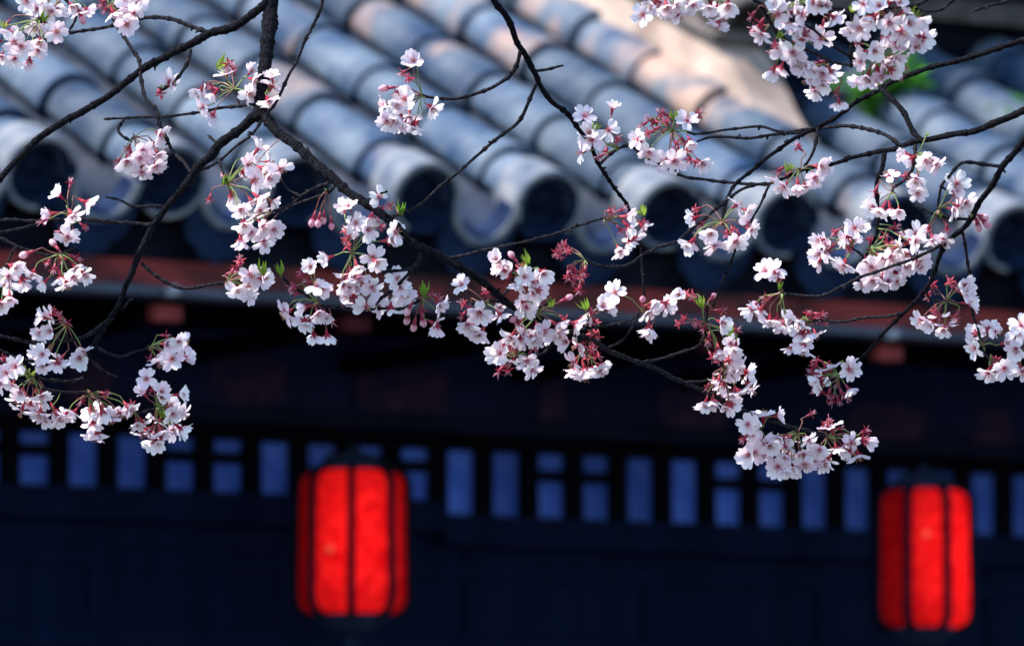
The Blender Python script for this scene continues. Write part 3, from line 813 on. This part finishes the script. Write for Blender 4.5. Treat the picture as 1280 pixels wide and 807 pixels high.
        for e in ells:
            cx, cy, rx, ry, n = e
            n = max(1, round(n * 0.8))
            rd = 0.8 * min(rx, ry, 26) / F * s.dep
            for i in range(n):
                best, bd = None, -1
                for tr_ in range(9):
                    a = rn.uniform(0, 6.28); rr = math.sqrt(rn.random())
                    c = (cx + math.cos(a) * rr * max(rx - 6, 1), cy + math.sin(a) * rr * max(ry - 6, 1), rn.uniform(-rd, rd))
                    dm = min([math.hypot(c[0] - q[0], c[1] - q[1]) + 500 * abs(c[2] - q[2]) for q in placed] or [99])
                    if dm > bd: best, bd = c, dm
                placed.append(best)
                p = s.P(best[0], best[1], best[2] + near - 0.006)
                me = rn.choices(BLOS, BW)[0]
                put(me, p, normal(p, rn.choice((1.0, 0.75, 0.35, -0.25)) * (1 - hang), 0.5), rn.uniform(0.84, 1.12), 'blossom', rn.random() < 0.35)
        for x, y in spent:
            p = s.P(x, y, rn.uniform(-0.012, 0.012) + near); put(rn.choice(SPENT), p, normal(p, 0.4, 0.5), rn.uniform(0.85, 1.15), 'spent_flower', rn.random() < 0.5)
        for x, y in buds:
            p = s.P(x, y, rn.uniform(-0.01, 0.01) + near); put(rn.choice(BUDS), p, normal(p, 0.0, 0.15), rn.uniform(0.85, 1.1), 'bud', True)
        for l in leaves:
            x, y = l[0], l[1]; sc = l[2] if len(l) > 2 else 1.0
            p = s.P(x, y + 7 * sc, -0.006 + near); put(rn.choice(LEAVES), p, (Vector((0, 0, 1)) + r_ * rn.uniform(-0.6, 0.7) - d_ * 0.25).normalized(), sc, 'leaf_tuft', False)
            nbp = H
            tube(bm, [H, (H + p) / 2, p], [0.0009, 0.0008, 0.0008], 5, 0)
        cl = obj('blossom_cluster', bm, [M_STALKG, M_STALKR, M_TWIG], s.root); cl.matrix_basis = s.inv
        for o in kids:
            o.parent = cl; o.matrix_basis = cl.matrix_basis.inverted() @ o.matrix_basis
        return cl

# ---- the big forked limb that comes down from the top edge left of the middle
A = Limb('thickest dark cherry branch, forking left of the middle and sweeping down to the lower right', 8.0, 1, (345, -700))
A.wood('bough', [(380, -700), (352, -300), (338, -20), (336, 40), (331, 90), (326, 130), (323, 150)], 13, 8)
A.wood('bough', [(335, -8), (330, 7), (298, 32), (261, 43), (234, 59), (197, 75), (167, 95), (141, 115), (110, 136), (80, 152), (57, 167), (30, 191), (0, 224), (-40, 260)], 6.4, 4.6)
A.wood('bough', [(326, 138), (301, 161), (274, 181), (264, 197), (248, 211), (234, 228), (218, 248), (205, 262), (192, 283), (176, 312), (167, 337), (156, 364), (143, 391), (120, 426), (109, 448), (107, 466), (116, 486), (134, 506), (156, 515), (188, 526)], 7.4, 2.0)
A.wood('bough', [(322, 132), (337, 151), (350, 167), (367, 182), (384, 196), (411, 219), (434, 237), (460, 256), (486, 274), (508, 297), (530, 311), (560, 324), (588, 340), (604, 353), (624, 369), (646, 383), (675, 398), (701, 411), (724, 419)], 7.8, 4.6)
A.wood('bough', [(712, 415), (724, 419), (746, 430), (772, 443), (798, 453), (820, 462), (861, 482), (888, 492), (922, 509), (945, 519), (968, 527), (995, 534), (1030, 543), (1066, 541)], 4.2, 2.0, mat_=M_TWIG)  # lighter bark imitates light on the lower bough
tw = lambda L, r0, r1, *p: L.wood('twig', list(p), r0, r1)
tw(A, 3.0, 1.8, (261, 41), (228, 30), (197, 23), (161, 27), (127, 35), (84, 42), (62, 45))
tw(A, 2.8, 1.6, (238, 62), (236, 77), (228, 90), (214, 104), (197, 117))
tw(A, 2.4, 2.4, (120, -120), (134, -5), (142, 27), (152, 43), (164, 60), (174, 77), (177, 97), (182, 122), (196, 139), (202, 161), (213, 184), (231, 204), (240, 218))
tw(A, 2.2, 1.5, (322, 130), (278, 136), (234, 142), (187, 146), (157, 147), (130, 149))
tw(A, 2.0, 1.8, (157, 147), (147, 159), (151, 169), (163, 176))
tw(A, 2.0, 1.4, (271, 179), (260, 169))
tw(A, 2.3, 1.6, (425, -90), (404, 0), (394, 23), (379, 57), (364, 90), (347, 124), (333, 144), (320, 164), (301, 180), (274, 201), (246, 214))
tw(A, 2.1, 1.4, (207, 259), (181, 258), (164, 258), (147, 251), (132, 246))
tw(A, 2.6, 2.0, (192, 281), (147, 277), (112, 275), (89, 275), (49, 277), (0, 275), (-40, 280))
tw(A, 2.2, 1.8, (51, 277), (27, 286), (0, 289), (-40, 292))
tw(A, 2.2, 1.6, (-40, 284), (0, 297), (27, 310), (58, 319), (80, 315), (94, 308))
tw(A, 2.5, 1.7, (177, 329), (196, 346), (227, 359), (259, 358), (285, 353))
tw(A, 1.9, 1.2, (152, 388), (163, 375), (172, 370))
tw(A, 2.8, 2.0, (143, 396), (107, 420), (76, 425), (40, 428), (0, 420), (-40, 410))
tw(A, 2.2, 1.5, (118, 433), (147, 445), (169, 440), (186, 435))
tw(A, 2.2, 1.5, (111, 449), (129, 464), (147, 471))
tw(A, 2.5, 1.7, (107, 453), (71, 455), (36, 451), (0, 437), (-40, 424))
tw(A, 2.5, 1.7, (107, 471), (85, 477), (54, 473), (27, 462), (0, 452))
tw(A, 2.3, 1.5, (118, 490), (76, 489), (46, 482), (15, 470))
tw(A, 2.0, 1.5, (152, 514), (178, 514), (196, 509))
tw(A, 2.4, 1.6, (388, 199), (384, 184))
tw(A, 2.4, 1.5, (418, 226), (393, 235), (378, 245), (363, 256), (341, 264))
tw(A, 1.7, 1.2, (378, 246), (362, 236), (352, 226))
tw(A, 2.0, 1.4, (420, 231), (411, 239), (389, 248), (371, 256), (348, 266))
tw(A, 2.0, 1.6, (457, 252), (470, 245), (484, 239))
tw(A, 2.0, 1.5, (556, 323), (604, 312), (650, 304), (685, 295), (720, 284), (753, 273))
tw(A, 2.3, 1.6, (528, 312), (519, 330), (504, 337), (486, 340), (467, 339))
tw(A, 2.4, 1.7, (526, 316), (522, 330), (508, 345), (490, 360), (475, 375), (470, 386))
tw(A, 1.9, 1.6, (530, 372), (501, 386), (470, 387), (445, 386), (411, 384), (396, 378), (374, 363))
tw(A, 2.0, 1.4, (716, 413), (740, 409), (766, 406), (785, 401), (798, 391), (806, 372))
tw(A, 1.7, 1.3, (758, 435), (778, 424), (790, 408), (799, 393))
tw(A, 2.2, 1.5, (800, 453), (830, 447), (857, 440), (874, 431), (881, 417))
tw(A, 2.0, 1.5, (846, 476), (876, 476), (900, 468))
tw(A, 2.2, 1.6, (695, 410), (691, 424), (679, 440), (659, 445), (645, 446))
tw(A, 2.2, 1.5, (628, 370), (640, 356), (647, 340))
tw(A, 2.2, 1.5, (636, 378), (604, 377), (588, 380))
tw(A, 1.9, 1.4, (662, 391), (679, 382), (688, 373))
tw(A, 1.9, 1.4, (722, 419), (730, 432), (734, 440))
tw(A, 2.0, 1.5, (955, 523), (950, 530), (943, 536))
c = A.cluster
c((50, 24), [(24, 58, 34, 28, 11), (58, 42, 24, 18, 4)], leaves=[(55, 16), (5, 26)], spent=[(8, 30)], near=-0.12)
c((75, -6), [(60, 6, 38, 14, 7), (100, 14, 16, 8, 2)], buds=[(66, 24), (101, 20)], near=-0.12)
c((137, 6), [(162, 10, 28, 20, 7), (158, 30, 8, 6, 1)], spent=[(128, 4), (132, 12)], near=-0.10)
c((200, 110), [(212, 103, 11, 10, 3)], spent=[(200, 117)])
c((293, 112), [(258, 122, 18, 20, 5), (312, 96, 15, 14, 2), (282, 94, 8, 8, 1), (312, 118, 12, 9, 2), (263, 144, 10, 7, 1)], spent=[(256, 106), (266, 111), (285, 80), (292, 86)], leaves=[(274, 76, 1.1)])
c((334, 112), [(341, 106, 9, 16, 2), (338, 126, 10, 8, 1)])
c((168, 171), [(180, 203, 30, 22, 12), (198, 176, 12, 16, 3)], spent=[(147, 202), (160, 186)], hang=0.9)
c((285, 230), [(322, 212, 30, 22, 9), (347, 211, 12, 11, 1), (316, 248, 36, 22, 8), (318, 285, 34, 24, 10), (322, 187, 6, 6, 1)], spent=[(262, 249), (283, 222), (290, 246)], leaves=[(281, 222)], hang=0.25)
c((86, 268), [(80, 254, 27, 25, 4), (102, 258, 14, 14, 1)], spent=[(88, 229), (53, 277)], near=-0.03)
c((88, 280), [(92, 296, 17, 10, 3)], spent=[(76, 288), (105, 283)], hang=0.4)
c((74, 318), [(84, 345, 30, 18, 6), (44, 342, 10, 8, 1), (56, 352, 10, 8, 1)], spent=[(60, 328), (68, 336), (95, 322), (78, 324)], buds=[(36, 316), (70, 308)], hang=0.5)
c((6, 336), [(10, 338, 17, 14, 3), (14, 356, 22, 20, 4), (2, 378, 10, 8, 2)])
c((84, 406), [(56, 396, 15, 12, 3), (58, 414, 14, 10, 2), (64, 446, 28, 16, 6), (98, 442, 15, 12, 3)], spent=[(66, 388), (74, 394), (84, 404)])
c((40, 470), [(14, 478, 22, 28, 7), (34, 498, 26, 22, 7), (64, 514, 28, 16, 6)], spent=[(46, 486), (10, 455), (4, 448)], leaves=[(36, 462)], hang=0.3)
c((112, 494), [(88, 514, 20, 12, 3), (122, 522, 24, 18, 6), (120, 543, 12, 8, 2), (148, 510, 22, 14, 5)], spent=[(102, 500), (118, 494), (140, 522), (132, 492)], hang=0.3)
c((166, 512), [(172, 524, 16, 14, 3), (176, 541, 8, 7, 1)], spent=[(164, 505), (180, 536)], hang=0.3)
c((196, 508), [(178, 482, 16, 17, 2), (212, 492, 22, 14, 4), (216, 514, 22, 14, 4), (212, 532, 24, 14, 5), (198, 550, 14, 8, 2)], spent=[(190, 478), (191, 486), (192, 548), (188, 540)], leaves=[(203, 512), (210, 520)])
c((187, 434), [(216, 438, 26, 20, 8), (199, 452, 8, 8, 1)], spent=[(207, 419), (188, 448), (224, 424)])
c((285, 352), [(318, 350, 19, 17, 6), (298, 362, 8, 8, 2), (310, 368, 10, 7, 1)], spent=[(300, 327), (294, 334), (290, 340)], leaves=[(328, 334, 1.2)])
c((352, 345), [], leaves=[(352, 334)], buds=[])
c((396, 376), [(360, 388, 11, 12, 2), (398, 362, 13, 11, 2), (382, 383, 8, 8, 1), (404, 388, 14, 12, 2), (402, 416, 18, 12, 3), (382, 402, 12, 8, 2), (389, 334, 5, 4, 1)], spent=[(366, 358), (370, 366), (377, 341), (415, 401), (375, 396), (385, 352)])
c((440, 316), [(430, 256, 20, 12, 3), (415, 318, 13, 13, 1), (452, 283, 16, 13, 3), (437, 296, 10, 8, 1), (466, 326, 13, 11, 2), (441, 340, 20, 16, 5), (452, 356, 20, 12, 3), (490, 298, 14, 18, 3), (430, 352, 12, 10, 2)], spent=[(435, 308), (432, 288), (470, 276), (477, 284), (432, 300), (430, 366)])
c((408, 238), [], buds=[(392, 272), (399, 273), (405, 270), (414, 277)], hang=1.0)
c((470, 246), [(473, 246, 7, 10, 1)], spent=[(476, 262), (465, 270)])
c((452, 376), [(452, 380, 18, 11, 3), (438, 370, 10, 8, 2), (472, 382, 10, 8, 1)], spent=[(440, 370), (446, 378)], near=0.01)
c((494, 366), [(500, 352, 12, 14, 2), (504, 372, 12, 10, 2), (488, 384, 8, 6, 1)], near=0.01)
c((498, 268), [], spent=[(487, 258)], leaves=[(501, 258)])
c((528, 372), [(551, 380, 12, 9, 2), (543, 405, 11, 10, 2)], spent=[(540, 368), (528, 388), (548, 372)], buds=[(510, 396), (518, 404), (528, 398), (512, 384)], leaves=[(531, 358, 1.3)])
c((607, 378), [(577, 361, 13, 14, 1), (586, 407, 12, 10, 2), (596, 414, 16, 8, 2), (601, 388, 8, 10, 2), (620, 390, 14, 14, 3)], spent=[(580, 380), (588, 388), (578, 394), (608, 366)])
c((648, 344), [(620, 324, 10, 9, 1), (632, 340, 14, 11, 2), (656, 350, 22, 12, 5), (676, 341, 10, 9, 1), (668, 362, 12, 9, 2)], spent=[(650, 336), (672, 350), (636, 346)], buds=[(643, 323)], leaves=[(660, 318, 1.2), (654, 330)])
c((668, 392), [(658, 380, 16, 10, 4), (690, 412, 26, 13, 5), (722, 405, 16, 11, 3), (672, 418, 22, 13, 4), (645, 424, 18, 11, 3)], spent=[(648, 404), (650, 412), (706, 398)], buds=[(647, 396), (706, 374)], leaves=[(690, 374)])
c((646, 444), [(624, 440, 11, 10, 2), (636, 452, 10, 9, 1), (662, 456, 14, 14, 3), (650, 420, 10, 8, 1)], spent=[(626, 430), (632, 434), (640, 436), (624, 464), (634, 462), (666, 434)])
c((733, 440), [(714, 430, 16, 12, 3), (724, 456, 18, 11, 4), (746, 460, 20, 11, 4), (736, 468, 10, 6, 1)], spent=[(728, 434), (738, 438), (734, 446), (746, 444)], buds=[(742, 432)], hang=0.3)
c((735, 398), [(755, 384, 9, 8, 2)], spent=[(740, 390), (743, 402), (739, 414), (748, 420), (738, 424)], leaves=[(731, 376, 1.1)])
c((756, 274), [(783, 276, 11, 14, 3), (790, 298, 12, 12, 3), (774, 311, 7, 9, 1), (803, 285, 7, 8, 1)], spent=[(764, 264), (778, 262), (803, 278), (776, 288)], leaves=[(803, 259)], hang=0.4)
c((801, 386), [(772, 366, 10, 10, 1), (814, 390, 13, 9, 3), (812, 410, 9, 11, 2), (832, 381, 10, 9, 2)], buds=[(803, 378), (812, 380)])
c((880, 404), [(902, 402, 9, 7, 1), (914, 430, 14, 13, 2), (900, 436, 8, 6, 1)], spent=[(848, 404), (855, 398), (880, 410), (890, 446), (896, 440), (872, 404), (886, 424), (898, 450), (920, 412)], leaves=[(912, 404, 1.6), (878, 372, 1.2)])
c((884, 382), [(850, 371, 10, 9, 1)], spent=[(858, 368), (866, 370), (901, 388)], buds=[(890, 372)])
c((905, 458), [(924, 462, 22, 12, 4), (928, 484, 20, 18, 5), (904, 478, 14, 12, 3), (888, 500, 16, 9, 2), (908, 508, 14, 9, 2), (916, 450, 12, 8, 2)], spent=[(894, 478), (896, 498), (884, 484)], leaves=[(912, 456)])
c((950, 536), [(938, 536, 14, 18, 4), (950, 560, 20, 16, 4), (962, 519, 16, 11, 2), (940, 566, 12, 10, 2)], spent=[(930, 548), (944, 552)])
c((996, 543), [(976, 554, 20, 18, 5), (998, 572, 26, 16, 6), (984, 580, 20, 12, 4), (1012, 556, 16, 14, 3)], spent=[(1014, 517), (986, 548)], hang=0.2)
c((1034, 546), [(1036, 564, 22, 18, 6), (1058, 556, 16, 16, 4), (1026, 574, 18, 10, 3), (1082, 550, 8, 7, 1), (1072, 568, 8, 6, 1), (1042, 536, 12, 6, 1)], spent=[(1030, 531), (1050, 535), (1036, 528), (1082, 538), (1078, 548)], hang=0.1)

# ---- the thin branch from the top edge right of the middle
B = Limb('slender bare cherry branch dropping from the top edge in front of the roof tiles', 8.12, 2, (560, -600))
B.wood('bough', [(560, -600), (596, -120), (612, -15), (630, 17), (640, 37), (650, 60), (660, 77), (669, 94), (674, 107), (687, 122), (704, 137), (717, 152), (731, 172), (744, 191), (751, 207), (764, 228), (777, 246), (786, 263), (797, 300), (803, 320), (805, 350), (806, 372)], 5.2, 1.6)
tw(B, 2.8, 1.8, (651, 62), (640, 90), (623, 104), (601, 115), (578, 123), (554, 124), (533, 121))
tw(B, 2.3, 1.4, (667, 89), (687, 86), (704, 82))
tw(B, 2.6, 1.6, (671, 103), (664, 120), (650, 147), (629, 168), (605, 187), (584, 207), (554, 231), (528, 253), (498, 270))
tw(B, 2.2, 1.7, (750, 205), (764, 191), (777, 184), (791, 181))
c = B.cluster
c((528, 119), [(488, 132, 16, 13, 3), (508, 122, 12, 11, 2), (510, 150, 24, 14, 6), (486, 150, 14, 10, 2), (540, 133, 7, 8, 1), (517, 77, 7, 7, 1)], spent=[(503, 91), (511, 98), (496, 116)], buds=[(486, 110)], near=-0.01)
c((772, 186), [(734, 147, 12, 11, 1), (761, 140, 12, 11, 1), (742, 170, 13, 12, 2), (760, 165, 11, 10, 1), (727, 189, 8, 8, 1)], spent=[(757, 190), (750, 196), (772, 174)], leaves=[(744, 154, 0.8)])

# ---- the two joined branches from the right edge
D = Limb('dark cherry branch from the right edge, two arms joined below the dense blossoms', 7.94, 3, (1500, -60))
D.wood('bough', [(1760, -60), (1420, 20), (1300, 46), (1280, 52), (1251, 59), (1218, 69), (1178, 80), (1144, 90), (1117, 100), (1097, 112), (1074, 125), (1044, 146), (1020, 159), (994, 172), (967, 192), (940, 212), (926, 224), (914, 239), (908, 256), (905, 276), (913, 296), (919, 310), (911, 331), (899, 358), (891, 383)], 5.0, 1.4)
D.wood('bough', [(1760, 20), (1420, 90), (1300, 130), (1280, 139), (1251, 151), (1224, 161), (1198, 167), (1171, 173), (1147, 177), (1117, 186), (1090, 191), (1064, 197), (1034, 206), (1002, 212), (978, 224), (962, 230)], 6.4, 2.0)
tw(D, 3.8, 3.8, (1099, 110), (1114, 120), (1127, 140), (1141, 161), (1151, 175))
tw(D, 2.8, 1.6, (1128, 183), (1107, 169), (1081, 159), (1054, 157), (1027, 159), (997, 164), (967, 168), (930, 173), (894, 171), (871, 177))
tw(D, 2.0, 1.5, (1000, 166), (973, 165), (950, 157), (918, 162), (891, 164), (868, 168))
tw(D, 2.4, 1.7, (1022, 160), (1018, 187), (1005, 209))
tw(D, 3.4, 1.8, (1106, 188), (1104, 207), (1096, 228), (1098, 250), (1096, 280), (1092, 302), (1080, 322))
tw(D, 2.4, 1.6, (1144, 179), (1144, 204), (1137, 221), (1117, 234))
tw(D, 2.3, 1.7, (962, 230), (950, 230), (921, 229), (894, 226), (858, 221), (834, 211), (817, 202), (801, 192), (789, 182))
tw(D, 2.2, 1.6, (948, 230), (927, 237), (900, 257), (880, 272), (865, 285), (847, 300), (825, 307), (805, 320), (790, 330), (770, 334), (750, 332), (733, 325))
tw(D, 2.0, 1.3, (962, 230), (953, 248), (942, 270), (938, 280))
c = D.cluster
c((840, 164), [(798, 177, 10, 10, 2), (838, 202, 16, 10, 3), (858, 152, 8, 7, 1), (863, 174, 8, 8, 1), (877, 202, 8, 9, 1), (812, 190, 8, 6, 1)],
  spent=[(804, 156), (812, 150), (820, 152), (826, 146), (818, 162), (832, 152), (828, 164), (836, 146), (848, 150), (810, 166), (843, 190), (850, 196), (858, 190), (862, 200), (870, 204), (846, 180), (856, 178), (873, 143), (827, 140)], leaves=[(843, 142)])
c((1001, 212), [(974, 230, 13, 15, 3), (1004, 232, 16, 12, 4), (1026, 209, 11, 11, 2), (1018, 222, 9, 9, 1)], spent=[(998, 184), (974, 213), (985, 220)], leaves=[(986, 205)], hang=0.6)
c((903, 277), [(921, 253, 13, 12, 1), (931, 262, 10, 8, 1), (868, 273, 7, 9, 1), (885, 291, 10, 11, 2), (864, 302, 9, 8, 2), (937, 284, 11, 14, 3), (914, 304, 13, 10, 3), (893, 306, 6, 6, 1)], spent=[(870, 262), (876, 280), (874, 292), (916, 288), (924, 294), (908, 292)], hang=0.2)
c((731, 325), [], spent=[(696, 316), (702, 310), (706, 306), (710, 314), (700, 320), (714, 336), (710, 346), (720, 342), (726, 348), (718, 352), (724, 362), (730, 340)], near=0)
c((1064, 310), [(1028, 302, 12, 10, 3), (1024, 322, 11, 11, 2), (1033, 314, 8, 8, 1), (1060, 300, 12, 12, 3), (1072, 286, 11, 8, 2), (1053, 330, 9, 8, 2)], spent=[(1044, 290), (1036, 310), (1062, 312)], leaves=[])
c((1088, 312), [(1096, 330, 22, 16, 6), (1120, 318, 22, 18, 6), (1142, 300, 14, 18, 4), (1142, 330, 18, 16, 5), (1116, 346, 24, 12, 5), (1086, 354, 16, 10, 3)], spent=[(1118, 284), (1106, 296), (1126, 294), (1112, 305), (1088, 300)], leaves=[])
c((1116, 240), [(1108, 264, 17, 13, 3), (1120, 262, 10, 8, 1), (1092, 258, 7, 7, 1), (1112, 220, 9, 7, 1)], spent=[(1120, 217), (1094, 240), (1134, 220)], hang=0.2)
c((1148, 192), [(1152, 198, 22, 11, 4), (1166, 206, 11, 9, 1), (1148, 226, 11, 10, 2), (1147, 242, 5, 6, 1), (1134, 194, 7, 7, 1)], spent=[(1160, 198), (1136, 222)], leaves=[(1158, 166, 0.5)], hang=0.2)

# ---- the branch at the right edge that curves down
G = Limb('cherry branch at the right edge curving down to a rusty withered cluster', 7.86, 4, (1430, -200))
G.wood('bough', [(1520, -260), (1360, 30), (1295, 150), (1271, 187), (1253, 207), (1241, 231), (1224, 254), (1206, 285), (1188, 301), (1178, 313), (1170, 335), (1157, 359), (1141, 378), (1127, 394), (1109, 412), (1089, 434), (1069, 454), (1054, 468)], 5.6, 1.7)
tw(G, 2.3, 1.6, (1190, 300), (1161, 315), (1129, 327), (1089, 341), (1049, 358), (1022, 370), (984, 367))
tw(G, 2.0, 1.5, (1129, 391), (1105, 396), (1069, 400), (1034, 401), (1008, 402))
tw(G, 2.5, 1.7, (1252, 208), (1228, 205), (1204, 204), (1188, 218), (1176, 234), (1172, 258))
tw(G, 2.1, 1.4, (1212, 274), (1180, 271), (1160, 265), (1143, 257))
tw(G, 2.0, 1.5, (1203, 290), (1210, 327), (1217, 359), (1216, 386), (1222, 414), (1230, 442))
tw(G, 2.2, 1.6, (1340, 80), (1322, 240), (1308, 340), (1290, 405), (1282, 430))
tw(G, 1.6, 1.3, (1160, 354), (1160, 372), (1180, 376))
c = G.cluster
c((1173, 262), [(1196, 232, 7, 10, 1), (1201, 252, 13, 13, 3), (1193, 262, 8, 6, 1), (1165, 299, 7, 8, 1), (1179, 297, 8, 8, 1)], spent=[(1194, 240), (1200, 256), (1160, 287), (1184, 286)], leaves=[(1176, 266, 0.6)], hang=0.2)
c((1215, 268), [], buds=[(1220, 274), (1226, 270), (1222, 279), (1229, 276)])
c((978, 366), [(964, 338, 15, 8, 3), (948, 384, 14, 12, 3), (964, 394, 16, 14, 3), (975, 402, 14, 14, 3)], spent=[(958, 372), (972, 346)], leaves=[(974, 356, 0.6)], hang=0.4)
c((1010, 402), [(992, 404, 18, 14, 4), (1012, 414, 18, 14, 4), (1000, 434, 18, 12, 4)], spent=[(1010, 392), (1026, 393), (1030, 402), (1018, 398)], hang=0.4)
c((1048, 470), [(1028, 476, 12, 10, 2), (1062, 458, 10, 11, 2), (1040, 462, 10, 8, 1), (1060, 484, 7, 8, 1)], spent=[(1018, 456), (1016, 466), (1022, 450), (1034, 456), (1024, 488), (1036, 492), (1030, 464), (1046, 478), (1052, 492), (1040, 500), (1058, 496), (1020, 488), (1048, 500)], leaves=[(1054, 450, 1.1)])
c((1183, 376), [(1158, 402, 14, 11, 3), (1176, 406, 16, 12, 3), (1206, 372, 13, 14, 3), (1202, 356, 10, 6, 1), (1168, 396, 12, 8, 1)], spent=[(1188, 352), (1194, 358), (1165, 356), (1160, 370), (1195, 396), (1170, 388)])
c((1228, 432), [(1220, 414, 9, 9, 1), (1240, 412, 11, 11, 2), (1220, 433, 9, 8, 1), (1252, 428, 11, 9, 1)], spent=[])
c((1238, 450), [(1236, 461, 13, 11, 2), (1253, 460, 10, 9, 1)], spent=[(1244, 450)])
c((1284, 428), [(1276, 412, 11, 12, 2), (1274, 436, 11, 12, 2), (1278, 460, 11, 10, 2), (1288, 425, 10, 20, 2)])

# ---- the crowded branch along the top edge on the right
H_ = Limb('flower laden cherry branch hanging in from the top right edge, most crowded with white blossoms', 7.72, 5, (1500, -300))
H_.wood('bough', [(1760, -420), (1500, -160), (1330, -70), (1180, -38), (1040, -30), (920, -34), (800, -30), (740, -40)], 7, 3)
tw(H_, 2.6, 1.8, (1240, -50), (1161, 0), (1131, 6), (1097, 11), (1064, 13), (1034, 10), (1010, 0), (985, -32))
tw(H_, 2.2, 1.6, (1260, -56), (1194, 0), (1178, 12), (1151, 13), (1138, 8))
tw(H_, 2.6, 1.5, (1330, -70), (1300, -22), (1260, 0), (1238, 7), (1216, 14))
tw(H_, 2.4, 1.9, (905, -34), (943, 0), (967, 10), (994, 23), (1014, 35), (1037, 54), (1060, 69), (1068, 74))
tw(H_, 2.4, 1.6, (950, 4), (962, 28), (973, 43), (997, 57), (1024, 69), (1044, 79), (1066, 82))
tw(H_, 2.5, 2.2, (1065, 13), (1065, 33), (1065, 57), (1064, 84))
tw(H_, 1.8, 1.5, (806, -30), (804, 0), (802, 12))
tw(H_, 1.8, 1.5, (880, -33), (884, -8), (888, 6))
c = H_.cluster
c((1112, 30), [(1104, 20, 26, 20, 6), (1132, 28, 22, 22, 6), (1116, 50, 24, 16, 6), (1070, 33, 13, 12, 2), (1152, 46, 10, 9, 2), (1100, 4, 30, 9, 4)], spent=[(1122, 26)], leaves=[(1140, 16, 1.1), (1066, 8, 0.7)])
c((1092, 62), [(1084, 70, 18, 18, 4), (1104, 80, 20, 16, 5), (1080, 98, 16, 12, 4), (1096, 96, 14, 12, 3), (1122, 76, 12, 12, 2), (1144, 60, 5, 5, 1)], spent=[(1130, 84), (1126, 96), (1072, 54)], leaves=[(1104, 84, 0.8)])
c((1036, 22), [(1041, 26, 11, 12, 1)], spent=[(1029, 32), (1022, 8)])
c((995, 58), [(984, 64, 15, 14, 4), (972, 86, 13, 12, 3), (996, 76, 12, 12, 2), (1002, 50, 9, 10, 2), (1024, 46, 9, 11, 1)], spent=[(970, 57), (1007, 42), (966, 66)], leaves=[(972, 40, 0.8)])
c((1034, 80), [(1012, 86, 16, 12, 3), (1020, 104, 20, 14, 5), (1034, 92, 12, 9, 2), (1048, 126, 7, 8, 1)], spent=[(1046, 116), (1024, 78)], hang=0.2)
c((976, 14), [(972, 12, 18, 14, 4), (996, 18, 13, 11, 3), (986, 28, 13, 9, 2), (955, 42, 9, 8, 1), (1018, 4, 12, 8, 2)], spent=[(940, 20), (944, 36), (950, 30), (1034, 6)])
c((830, -12), [(816, 4, 18, 11, 4), (842, 8, 20, 12, 5), (802, 18, 8, 7, 1), (862, 6, 10, 9, 2), (848, 18, 6, 6, 1)])
c((896, -4), [(890, 8, 14, 11, 3), (910, 10, 14, 12, 3), (902, 27, 13, 10, 2)], spent=[(906, 20)])
